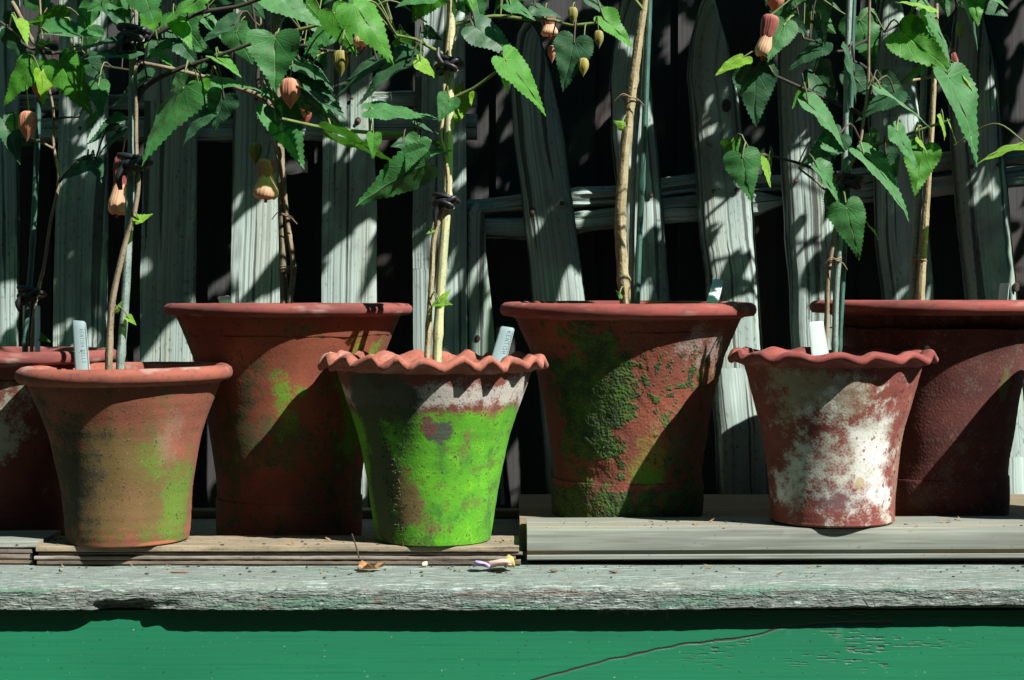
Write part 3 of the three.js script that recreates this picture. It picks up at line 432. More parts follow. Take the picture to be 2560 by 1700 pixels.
    c = stain(c, [0.15, 0.085, 0.095], 0.8, blob(th, h, -4, 0.17, 28, 0.09) * 0.9 + blob(th, h, -22, 0.34, 14, 0.12) * 0.7 + g * 0.7, 0.35, 0.8);
    const w = blob(th, h, 24, 0.38, 19, 0.23) * 1.05 + blob(th, h, 46, 0.10, 11, 0.13) * 0.75 + blob(th, h, -32, 0.40, 28, 0.20) * 0.72 + blob(th, h, -50, 0.2, 12, 0.18) * 0.62 + blob(th, h, 26, 0.60, 18, 0.13) * 0.6 + blob(th, h, -2, 0.45, 45, 0.32) * 0.42, k = ss(0.15, 0.95, w * 0.85 + g * 1.15);
    const sp = ss(0.3, 0.55, spots(X * 120, Y * 120, Z * 120, 0.40)) * ss(0.2, 0.5, blob(th, h, 12, 0.42, 36, 0.2)) * ss(-0.2, 0.05, n);
    c = mix3(c, mix3([0.50, 0.52, 0.43], [0.74, 0.72, 0.68], clamp(0.25 + 2 * n + 0.6 * blob(th, h, 26, 0.36, 18, 0.2))), k * (1 - 0.75 * sp) * (1 - 0.35 * ss(0.05, 0.35, f)));
    c = mix3(c, [0.28, 0.09, 0.08], 0.6 * sp); c = stain(c, [0.40, 0.28, 0.11], 0.7, blob(th, h, 14, 0.27, 6, 0.05) + m * 0.5, 0.5, 0.7);
    const pit = ss(0.36, 0.44, noise(X * 210 + 3, Y * 150, Z * 210)) * ss(20, 60, th + 40 * n); c = mix3(c, [0.014, 0.012, 0.010], 0.9 * pit); c = stain(c, [0.03, 0.022, 0.018], 0.6, f, 0.28, 0.42);
    return [...c, clamp(0.6 + 0.4 * f + 0.2 * m * k - 0.5 * pit)];
  },
  russet(th, h, X, Y, Z) {
    let c = clayBase(X, Y, Z, [0.135, 0.036, 0.029], [0.085, 0.024, 0.020], 51); if (Math.abs(th) > 115) return [...c, 0.5]; const [n, m, f] = grains(X, Y, Z, 53), g = 0.85 * n + 0.65 * m + 0.5 * f;
    c = stain(c, [0.095, 0.060, 0.040], 0.85, g, 0.0, 0.5); c = stain(c, [0.20, 0.11, 0.09], 0.45, f + 0.3 * m, 0.12, 0.4); c = stain(c, [0.09, 0.09, 0.018], 0.8, blob(th, h, 35, 0.64, 8, 0.1) + g * 0.6, 0.45, 0.8);
    c = mix3(c, [0.010, 0.008, 0.007], ss(0.3, 0.6, 1 - Math.hypot((th - 29.5) / 2.0, (h - 0.665) / 0.016)) );
    return [...c, clamp(0.6 + 0.55 * f - stampAt(th, h))];
  },
  lichen(th, h, X, Y, Z) {
    let c = clayBase(X, Y, Z, [0.23, 0.072, 0.054], [0.15, 0.045, 0.038], 61); if (Math.abs(th) > 115) return [...c, 0.5]; const [n, m, f] = grains(X, Y, Z, 63), g = 0.85 * n + 0.65 * m + 0.5 * f;
    c = stain(c, [0.055, 0.07, 0.03], 0.85, g + blob(th, h, -30, 0.3, 40, 0.25) * 0.5, 0.15, 0.7); c = stain(c, [0.30, 0.33, 0.24], 0.9, blob(th, h, 6, 0.66, 40, 0.2) * 0.85 + g, 0.35, 0.85); return [...c, clamp(0.6 + 0.5 * f)];
  },
};
// lettering pressed into the clay of one pot, read off a small canvas
const stamp = (() => { const cv = document.createElement('canvas'); cv.width = 512; cv.height = 96; const c = cv.getContext('2d'); c.fillStyle = '#000'; c.fillRect(0, 0, 512, 96); c.fillStyle = '#fff'; c.font = '46px serif'; const t = "CAMPO DE' FIORI"; let x = 20; for (const ch of t) { c.save(); c.translate(x, 70 - Math.sin((x - 20) / 480 * Math.PI) * 4); c.fillText(ch, 0, 0); c.restore(); x += c.measureText(ch).width + 7; } return c.getImageData(0, 0, 512, 96).data; })();
function stampAt(th, h) { const u = (th - 17) / 31, v = (0.865 - h + (th - 32) * 0.0022) / 0.075; if (u < 0 || u >= 1 || v < 0 || v >= 1) return 0; return 0.6 * stamp[(Math.floor(v * 96) * 512 + Math.floor(u * 512)) * 4] / 255; }
const D2 = 1700 / 1568;   // the traced outlines were read off a picture this much smaller
// rows: [half width, height in that picture] -> metres
const outline = (rows, baseY, z, k = D2) => rows.map(([r, y]) => [r * k * (CAMZ - z) / FPX, (baseY - y) * k * (CAMZ - z) / FPX]);
function makePot({ name = 'terracotta_pot', label, px, z, by, prof, rim, rimMat, paint, bump = 0.00035, lump, soil = 0.035, tilt }) {
  const x = P(px, 1300, z).x, pos = V(x, by, z), g = base(name, pos, label, 'pot', 'terracotta pots on the bench'), H = rim.H;
  part('body', potBody(x, z, by, prof, lump), !paint ? rimMat : std({ ...potSurface(paint), color: lin(0.88, 0.88, 0.88), bumpScale: bump, roughness: 0.92 }), g);
  part('rim', sweepRim(x, z, by, rim.section), rimMat, g);
  part('soil', soilGeo(x, z, by + H - soil, rim.neck - 0.009), soilMat, g);
  if (tilt) { g.rotation.set(tilt[0], 0, tilt[1]); }
  return { x, z, by, H, soilY: by + H - soil, R: rim.neck };
}
const pots = {};
{ // B: plain rolled rim, front row
  const pr = outline([[138, 1250], [142, 1225], [144, 1191], [148, 1138], [157, 1085], [169, 1020], [181, 978], [197, 938], [214, 897], [222, 880]], 1250, 0.004);
  pots.B = makePot({ label: 'olive stained terracotta pot with rolled rim and a written label', px: 320, z: 0.004, by: TOPL, prof: pr, rim: { H: 0.2075, neck: 0.1145, section: rolled(0.1262, 0.2075, 0.0185, pr) }, rimMat: RIM[0], paint: paints.olive, tilt: [0, 0.012] });
}
const bigProf = outline([[171, 1204], [173, 1180], [173, 1124], [170, 1119], [172, 1085], [178, 1050], [184, 1014], [194, 948], [205, 902], [221, 842], [245, 786], [264, 745]], 1207, -0.155);
{ // C: back row, behind the lime pot
  const s = 0.304 / 0.2715, pr = bigProf.map(([r, y]) => [r * 0.975, y * s]);
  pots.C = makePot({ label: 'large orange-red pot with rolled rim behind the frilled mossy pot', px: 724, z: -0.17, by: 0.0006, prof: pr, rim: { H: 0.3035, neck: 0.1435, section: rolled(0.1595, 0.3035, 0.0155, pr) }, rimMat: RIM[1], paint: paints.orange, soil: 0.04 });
}
{ // D: frilled rim, bright algae
  const pr = outline([[132, 1250], [134, 1238], [140, 1198], [150, 1131], [160, 1075], [173, 1014], [190, 962], [207, 913], [222, 868], [231, 845]], 1250, -0.004);
  const H = 0.2225; pots.D = makePot({ label: 'frilled rim terracotta pot covered in vivid green algae', px: 1083, z: -0.004, by: TOPL, prof: pr, rim: { H, neck: 0.1175, section: crimped(0.1345, H, pr, 22, 0.0047, 0.6, 1.3) }, rimMat: RIM[2], paint: paints.lime, bump: 0.00045, tilt: [0, -0.008] });
}
{ // E: big mossy pot
  pots.E = makePot({ label: 'large terracotta pot with thick dark moss clumps and rolled rim', px: 1568, z: -0.155, by: TOPB, prof: bigProf, rim: { H: 0.2715, neck: 0.1475, section: rolled(0.1635, 0.2715, 0.018, bigProf) }, rimMat: RIM[3], paint: paints.moss, bump: 0.0022, lump: (th, h, X, Y, Z) => 0.0014 * paints.mossMask(th, h, X, Y, Z) * (0.8 + 1.2 * noise(X * 220, Y * 220, Z * 220)), tilt: [0.012, 0] });
}
{ // F: frilled rim, white crust
  const pr = outline([[143, 1218], [143, 1190], [146, 1138], [153, 1067], [162, 1014], [173, 973], [187, 920], [200, 872], [208, 850]], 1222, -0.01);
  const H = 0.2065; pots.F = makePot({ label: 'frilled rim red clay pot blotched with white crust', px: 2079, z: -0.01, by: TOPR + 0.0026, prof: pr, rim: { H, neck: 0.1085, section: crimped(0.1225, H, pr, 15, 0.0036, 2.1, 0.9) }, rimMat: RIM[3], paint: paints.crust, bump: 0.00045 });
}
{ // A: at the far end, lower rim
  const s = 0.245 / 0.2715, pr = bigProf.map(([r, y]) => [r * 0.87, y * s]);
  pots.A = makePot({ label: 'dark red pot with grey lichen cut by the frame behind the olive pot', px: 12, z: -0.15, by: 0.0006, prof: pr, rim: { H: 0.2445, neck: 0.1285, section: rolled(0.1435, 0.2445, 0.0165, pr) }, rimMat: RIM[1], paint: paints.lichen });
}
{ // G: stamped pot
  pots.G = makePot({ label: 'dark russet pot with stamped lettering under its rolled rim', px: 2342, z: -0.17, by: TOPB, prof: bigProf.map(([r, y]) => [r * 0.94, y * 1.02]), rim: { H: 0.274, neck: 0.1485, section: rolled(0.1635, 0.274, 0.017, bigProf.map(([r, y]) => [r * 0.94, y * 1.02])) }, rimMat: RIM[3], paint: paints.russet, bump: 0.0007 });
}
{ // H: beyond the frame, its shadow falls across the stamped pot
  const pr = outline([[143, 1218], [143, 1190], [146, 1138], [153, 1067], [162, 1014], [173, 973], [187, 920], [200, 872], [208, 850]], 1222, -0.01);
  pots.H = makePot({ label: 'plain red pot just past the stamped pot, casting its shadow there', px: 2880, z: -0.01, by: TOPR + 0.005, prof: pr, rim: { H: 0.215, neck: 0.1085, section: rolled(0.123, 0.215, 0.017, pr) }, rimMat: RIM[3], paint: null });
}

// ───────────────────────── plants: materials ─────────────────────────
const barkTex = (seed, a, b, d) => surface(128, 512, 0.1, 0.5, (x, y) => { const n = fbm(x * 120, y * 40, seed, 3), s = fbm(x * 500, y * 300, seed + 3, 2); return [...mix3(mix3(a, b, clamp(0.5 + 1.8 * n)), d, ss(0.15, 0.35, s)), clamp(0.6 + 0.5 * n + 0.3 * s)]; });
const barkMats = { grey: std({ ...barkTex(3, [0.24, 0.19, 0.12], [0.15, 0.115, 0.07], [0.05, 0.04, 0.025]), bumpScale: 0.0008 }), pale: std({ ...barkTex(9, [0.36, 0.30, 0.17], [0.25, 0.20, 0.10], [0.08, 0.07, 0.04]), bumpScale: 0.0016 }), dark: std({ ...barkTex(15, [0.05, 0.04, 0.03], [0.03, 0.025, 0.02], [0.015, 0.012, 0.01]), bumpScale: 0.0006 }), green: std({ ...barkTex(21, [0.14, 0.20, 0.05], [0.09, 0.13, 0.03], [0.05, 0.05, 0.02]), bumpScale: 0.0004 }) };
const caneMats = { grey: std({ ...barkTex(31, [0.22, 0.28, 0.24], [0.13, 0.19, 0.16], [0.035, 0.04, 0.035]), bumpScale: 0.0004, roughness: 0.6 }), straw: std({ ...barkTex(37, [0.50, 0.45, 0.24], [0.34, 0.38, 0.20], [0.12, 0.2, 0.11]), bumpScale: 0.0003, roughness: 0.55 }), green: std({ ...barkTex(43, [0.05, 0.13, 0.10], [0.03, 0.085, 0.065], [0.02, 0.03, 0.025]), bumpScale: 0.0003, roughness: 0.5 }), brown: std({ ...barkTex(47, [0.19, 0.16, 0.095], [0.12, 0.11, 0.06], [0.05, 0.04, 0.03]), bumpScale: 0.0005, roughness: 0.7 }) };
// veins run out from the leaf stalk: uv is (across + 0.5, along + 0.2) over a unit blade
const leafTex = (seed, c0, c1, cv) => surface(256, 256, 1, 1.25, (u, v) => {
  const x = u - 0.5, y = v - 0.2, ax = Math.abs(x); let ve = Math.exp(-Math.pow(x / 0.010, 2));
  for (const [an, len] of [[0.45, 0.62], [0.95, 0.48], [1.6, 0.4], [2.3, 0.25]]) { const dx = Math.sin(an), dy = Math.cos(an), t = ax * dx + y * dy, q = Math.abs(ax * dy - y * dx - 0.10 * t * t); if (t > 0 && t < len) ve = Math.max(ve, 0.9 * Math.exp(-Math.pow(q / 0.007, 2)) * (1 - t / len * 0.5)); }
  const sec = Math.abs(((y - ax * 0.75) * 9 + 50) % 1 - 0.5); ve = Math.max(ve, 0.6 * Math.exp(-Math.pow((sec) / 0.06, 2)) * ss(0.15, 0.3, y) * ss(0.35, 0.1, ax));
  const cell = Math.abs(noise(x * 46, y * 46, seed)), n = fbm(x * 7, y * 7, seed, 3); ve = Math.max(ve, 0.28 * (1 - ss(0, 0.07, cell)));
  const yl = ss(0.22, 0.42, fbm(x * 4 + 3, y * 4, seed + 40, 3)), sp2 = ss(0.36, 0.44, noise(x * 16, y * 16, seed + 60));
  const gg = mix3(mix3(c0, c1, clamp(0.5 + 1.6 * n)), [c0[0] * 2.4, c0[1] * 1.25, c0[2] * 0.6], 0.5 * yl);
  return [...mix3(mix3(gg, [0.12, 0.07, 0.03], 0.6 * sp2), cv, ve * 0.6), clamp(0.6 + 0.25 * cell - 0.4 * ve)];
});
const leafMat = (seed, a, b, v, tr) => { const t = leafTex(seed, a, b, v); for (const q of [t.map, t.bumpMap]) q.repeat.set(1, 1 / 1.25); return phys({ ...t, bumpScale: 0.0008, roughness: 0.62, transmission: tr, thickness: 0, specularIntensity: 0.45, clearcoat: 0.13, clearcoatRoughness: 0.38 }); };
const LM = [leafMat(2, [0.030, 0.120, 0.046], [0.020, 0.085, 0.032], [0.055, 0.16, 0.06], 0.32), leafMat(5, [0.048, 0.220, 0.050], [0.035, 0.165, 0.038], [0.10, 0.30, 0.07], 0.42), leafMat(8, [0.078, 0.33, 0.020], [0.056, 0.26, 0.016], [0.15, 0.40, 0.03], 0.5), leafMat(11, [0.22, 0.47, 0.014], [0.16, 0.38, 0.012], [0.30, 0.50, 0.04], 0.5)];

// toothed heart-shaped blade, unit length from stalk (0,0) to tip (0,1); x across, y along, z off the blade
const HALF = [[0.0, 0.0], [0.045, -0.06], [0.12, -0.115], [0.215, -0.12], [0.30, -0.07], [0.352, 0.02], [0.365, 0.11], [0.345, 0.22], [0.295, 0.35], [0.235, 0.48], [0.17, 0.62], [0.11, 0.75], [0.055, 0.88], [0.0, 1.0]];
const halfCurve = new THREE.SplineCurve(HALF.map(([x, y]) => new THREE.Vector2(x, y)));
function blade({ wide = 1, fold = 0.3, droop = 0.2, curl = 0, wavy = 0.02, n = 30, cols = 3, seed = 0, teeth = 1 }) {
  const pos = [], uv = [], idx = [], C = cols + 1;
  for (const side of [-1, 1]) {
    const o = pos.length / 3;
    for (let i = 0; i <= n; i++) {
      const t = i / n, p = halfCurve.getPoint(t), tn = halfCurve.getTangent(t), tooth = teeth * (i % 2 ? 0.015 : -0.008) * ss(0, 0.1, t) * ss(1, 0.92, t), jag = 0.012 * noise(t * 19 + seed, side * 3) + 0.035 * noise(t * 5 + seed * 3.1, side * 2) * ss(0.1, 0.3, t) * ss(0.95, 0.6, t);
      const ex = Math.max(0, p.x + tn.y * -0 + (tooth + jag) * 1.1), ey = p.y + tooth * 0.5, my = clamp(ey, 0, 1);
      for (let q = 0; q < C; q++) {
        const f = q / cols, x = ex * f, y = lerp(my, ey, f), X = x * wide;
        const z = fold * X * (0.75 + 0.4 * x) - droop * y * y - curl * X * X * 3 + wavy * Math.sin(y * 16 + seed + side) * x * 2.2 + 0.035 * noise(x * 5 + seed, y * 4, side) - 0.05 * Math.max(0, -y);
        pos.push(side * X, y, z); uv.push(side * x + 0.5, y + 0.2);
      }
    }
    for (let i = 0; i < n; i++) for (let q = 0; q < cols; q++) { const a = o + i * C + q, b = a + 1, c = a + C, d = c + 1; side > 0 ? idx.push(a, b, c, b, d, c) : idx.push(a, c, b, b, c, d); }
  }
  const g = new THREE.BufferGeometry(); g.setAttribute('position', new THREE.Float32BufferAttribute(pos, 3)); g.setAttribute('uv', new THREE.Float32BufferAttribute(uv, 2)); g.setIndex(idx); g.computeVertexNormals(); return g;
}
function placeBlade(g, B, d, nrm, L) { const y = d.clone().normalize(), z = nrm.clone().addScaledVector(y, -nrm.dot(y)).normalize(), x = y.clone().cross(z); const m = new THREE.Matrix4().makeBasis(x.multiplyScalar(L), y.clone().multiplyScalar(L), z.multiplyScalar(L)); m.setPosition(B); g.applyMatrix4(m); return g; }

// ───────────────────────── plants: stems, canes and branches ─────────────────────────
const K = 2.6133, CX = [0, 0, 800, 1660];
const Q = (c, x, y, z) => P(CX[c] + x / K, y / K, z);   // enlargement c, pixel in it
const plant = {};
const Z = { A: -0.15, B: 0.004, C: -0.17, D: -0.004, E: -0.155, F: -0.01, G: -0.17 };
const plantLabel = { A: 'flowering maple with a thin bent stem in the lichened pot', B: 'flowering maple on a grey cane in the olive stained pot', C: 'flowering maple hung with buds in the large orange-red pot', D: 'flowering maple tied with black rubber to a straw cane in the green algae pot', E: 'flowering maple with a thick pale bare stem in the mossy pot', F: 'bushy flowering maple in the white-crusted pot', G: 'flowering maple with an olive stem in the stamped pot' };
for (const k in Z) { const p = pots[k]; plant[k] = { g: base('flowering_maple', V(p.x, p.soilY, p.z), plantLabel[k], 'plant', 'potted flowering maples'), pts: [] }; }
function limb(k, name, pts, radii, mat, opts = {}) {   // a stem or branch of plant k; remembers its points so that stalks can join it
  const c = new THREE.CatmullRomCurve3(pts, false, 'centripetal'); const n = Math.ceil(c.getLength() / 0.01); for (let i = 0; i <= n; i++) plant[k].pts.push(c.getPoint(i / n));
  return part(name, tube(pts, radii.map((q) => name === 'stem' ? q * (k === 'E' ? 0.84 : k === 'G' ? 0.7 : 0.56) : q * 0.8), { radial: 9, rough: 0.12, nodes: 0.055, ...opts }), barkMats[mat], plant[k].g);
}
const px3 = (list, z, dz = 0) => list.map(([x, y], i) => P(x, y, z + dz * i / list.length));
const down = (pts, k) => { const p = pts[0].clone(), y = pots[k].soilY - 0.02; if (p.y > y) pts.unshift(V(p.x + (p.x - pts[1].x) * 0.1, y, p.z)); return pts; };
const up = (list, top, dx) => { const [x, y] = list[list.length - 1]; return [...list, [x + dx * 0.5, y - top * 0.5], [x + dx, y - top]]; };
limb('A', 'stem', down(px3(up([[80, 856], [90, 749], [111, 661], [126, 555], [147, 451], [134, 363], [132, 268], [118, 200], [105, 90]], 640, -30), -0.13), 'A'), [0.0045, 0.004, 0.0035, 0.003, 0.002], 'grey');
limb('B', 'stem', down(px3(up([[272, 925], [274, 860], [276, 810], [283, 740], [305, 640], [318, 590], [334, 540], [346, 459], [342, 400], [340, 344], [340, 250], [337, 153], [338, 60]], 700, 10), 0.015), 'B'), [0.0086, 0.0078, 0.0066, 0.0056, 0.005, 0.0045, 0.003, 0.002], 'grey');
limb('C', 'stem', down(px3(up([[724, 756], [733, 690], [732, 645], [723, 590], [713, 500], [708, 430], [690, 330], [682, 245], [660, 130], [650, 20]], 600, 30), -0.16), 'C'), [0.0075, 0.007, 0.006, 0.005, 0.004, 0.003, 0.002], 'grey');
limb('D', 'stem', down(px3(up([[1068, 883], [1075, 760], [1080, 680], [1085, 596], [1106, 523], [1120, 478], [1112, 383], [1102, 344], [1106, 298], [1112, 191], [1118, 115], [1125, 38]], 620, 20), 0.006), 'D'), [0.0068, 0.0062, 0.0056, 0.005, 0.0045, 0.0042, 0.004, 0.003, 0.002], 'pale');
limb('E', 'stem', down(px3(up([[1564, 765], [1558, 690], [1552, 600], [1551, 540], [1560, 400], [1572, 290], [1585, 190], [1598, 90], [1612, 0]], 520, 70), -0.145), 'E'), [0.0094, 0.0092, 0.0088, 0.0082, 0.0076, 0.0072, 0.005, 0.003], 'pale', { nodes: 0.08, rough: 0.22 });
limb('F', 'stem', down(px3(up([[2063, 875], [2067, 790], [2070, 690], [2080, 620], [2098, 520], [2115, 440], [2146, 371], [2158, 306], [2170, 210], [2172, 100]], 560, 10), -0.002), 'F'), [0.0062, 0.0056, 0.005, 0.0046, 0.004, 0.0036, 0.0032, 0.003, 0.002], 'grey');
limb('G', 'stem', down(px3(up([[2300, 752], [2306, 650], [2312, 560], [2318, 480], [2328, 330], [2335, 200], [2340, 60]], 560, 10), -0.155), 'G'), [0.0085, 0.008, 0.007, 0.006, 0.005, 0.004, 0.002], 'pale');

function cane(k, list, z, r, mat, label, top = 400) {
  const pts = down(px3(up(list, top, (list[list.length - 1][0] - list[0][0]) * top / Math.max(200, list[0][1] - list[list.length - 1][1])), z), k);
  return solo('bamboo_cane', tube(pts, [r * 0.66, r * 0.62], { radial: 12, nodes: 0.17, rough: 0.04, step: 0.006 }), caneMats[mat], label, 'cane', 'bamboo canes staking the plants');
}
cane('A', [[63, 856], [71, 749], [82, 600], [92, 383], [97, 249], [104, 40]], -0.155, 0.0058, 'green', 'slim dark green cane in the lichened pot cut by the frame');
cane('B', [[300, 927], [312, 768], [320, 615], [325, 500], [329, 400], [331, 300], [333, 153], [335, 40]], 0.002, 0.0078, 'grey', 'grey green cane standing in the olive stained pot');
cane('C', [[710, 757], [706, 600], [703, 421], [695, 230], [688, 20]], -0.165, 0.0078, 'brown', 'brown cane bound with twine in the large orange-red pot');
cane('D', [[1093, 883], [1106, 653], [1113, 560], [1119, 459], [1122, 325], [1125, 153], [1129, 0]], -0.006, 0.0086, 'straw', 'straw coloured cane with green patches in the algae covered pot', 300);
cane('E', [[1578, 760], [1580, 570], [1586, 380], [1596, 230], [1604, 90]], -0.16, 0.0055, 'grey', 'thin grey cane tight behind the thick pale stem', 200);
cane('E', [[1592, 760], [1600, 560], [1612, 300], [1621, 60]], -0.15, 0.0062, 'green', 'dark green cane beside the thick pale stem', 460);
cane('F', [[2087, 875], [2091, 720], [2097, 640], [2106, 500], [2114, 340], [2120, 100]], -0.006, 0.0058, 'grey', 'pale grey-green cane with a swollen joint in the white-crusted pot');
cane('F', [[2098, 875], [2108, 680], [2114, 560], [2121, 440], [2127, 250], [2132, 60]], -0.022, 0.0052, 'green', 'blue-green painted cane in the white-crusted pot');
cane('G', [[2283, 752], [2290, 600], [2297, 500], [2306, 300], [2314, 60]], -0.165, 0.0068, 'grey', 'grey cane tied to the olive stem in the stamped pot');

const br = (k, c, list, r0, r1, mat, z, dz = 0) => limb(k, 'branch', list.map(([x, y], i) => Q(c, x, y, z + dz * i / (list.length - 1))), [r0, (r0 + r1) / 2, r1], mat, { radial: 7, nodes: 0.03 });
br('B', 1, [[885, 310], [930, 275], [1120, 170], [1300, 85], [1560, 40], [1700, -10]], 0.0040, 0.0028, 'dark', 0.005, 0.03);
br('B', 1, [[890, 660], [950, 570], [1120, 470], [1350, 390], [1640, 285]], 0.0042, 0.0026, 'dark', 0.006, 0.04);
br('C', 1, [[1770, 700], [1720, 640], [1550, 570], [1400, 520], [1110, 445], [910, 405]], 0.0048, 0.0026, 'grey', -0.14, 0.05);
br('C', 1, [[1740, 660], [1685, 560], [1692, 370], [1670, 180], [1640, -20]], 0.0038, 0.002, 'dark', -0.13, 0.02);
br('C', 1, [[1790, 260], [1890, 215], [2070, 165], [2250, 120], [2380, 80]], 0.0034, 0.0022, 'green', -0.12, 0.06);
br('C', 1, [[1800, 420], [1960, 300], [2130, 330], [2352, 350]], 0.003, 0.002, 'dark', -0.13, 0.03);
br('A', 1, [[350, 340], [330, 350], [150, 290], [120, 240], [0, 140]], 0.0034, 0.002, 'dark', -0.12, 0.03);
br('A', 1, [[350, 345], [230, 290], [150, 140], [80, 10]], 0.0036, 0.003, 'grey', -0.125, 0);
br('A', 1, [[345, 345], [530, 350], [640, 420], [850, 460]], 0.003, 0.002, 'dark', -0.12, 0.03);
br('A', 1, [[345, 970], [290, 940], [200, 900]], 0.0022, 0.0016, 'grey', -0.128, 0.02);
br('A', 1, [[350, 780], [420, 768], [520, 765]], 0.002, 0.0014, 'dark', -0.128, 0.02);
br('A', 1, [[390, 1190], [440, 1120], [520, 1040], [620, 1050]], 0.002, 0.0014, 'dark', -0.12, 0.03);
br('A', 1, [[320, 420], [250, 330], [200, 420], [150, 430]], 0.002, 0.0014, 'green', -0.12, 0.04);
br('D', 2, [[790, 945], [560, 885], [250, 860], [0, 830], [-140, 800], [-250, 775]], 0.0034, 0.002, 'green', -0.005, 0.05);
br('D', 2, [[850, 175], [920, 150], [1050, 120], [1160, 105], [1350, 125], [1520, 130], [1640, 165], [1800, 150]], 0.0036, 0.002, 'green', -0.01, 0.03);
br('D', 2, [[825, 365], [720, 310], [620, 255], [500, 230]], 0.003, 0.0018, 'green', -0.008, 0.02);
br('D', 2, [[860, 645], [1000, 580], [1110, 500], [1170, 455]], 0.0028, 0.002, 'green', -0.008, 0.03);
br('D', 2, [[800, 950], [740, 1000], [690, 1040], [650, 1060]], 0.0022, 0.0014, 'green', -0.005, 0.02);
br('E', 2, [[2105, 60], [2000, -60], [1850, -80], [1720, -40]], 0.003, 0.002, 'green', -0.12, 0.04);
br('F', 3, [[1300, 760], [1240, 720], [1050, 640], [870, 560], [720, 490]], 0.0034, 0.002, 'dark', -0.03, 0.05);
br('F', 3, [[1190, 1150], [1080, 1120], [980, 1100], [860, 1060], [700, 1020], [560, 1005]], 0.0028, 0.0018, 'dark', -0.03, 0.05);
br('F', 3, [[1270, 980], [1400, 940], [1510, 910], [1640, 860], [1870, 785]], 0.0028, 0.0018, 'green', -0.03, 0.04);
br('F', 3, [[1300, 760], [1350, 600], [1360, 520], [1320, 440], [1240, 400]], 0.0028, 0.002, 'dark', -0.03, 0.02);
br('F', 3, [[1330, 260], [1130, 340], [1050, 290], [910, 250]], 0.0024, 0.0016, 'dark', -0.03, 0.03);
br('F', 3, [[1210, 1130], [1060, 1240], [1000, 1190], [880, 1100]], 0.002, 0.0014, 'green', -0.03, 0.03);
br('G', 3, [[1760, 480], [1770, 495], [1600, 530], [1500, 560]], 0.003, 0.002, 'pale', -0.15, 0.04);
br('G', 3, [[1775, 300], [1680, 180], [1600, 140], [1440, 210]], 0.003, 0.002, 'dark', -0.15, 0.05);
br('G', 3, [[1778, 240], [1850, 130], [1910, 60], [1900, -40]], 0.003, 0.002, 'dark', -0.15, 0.03);

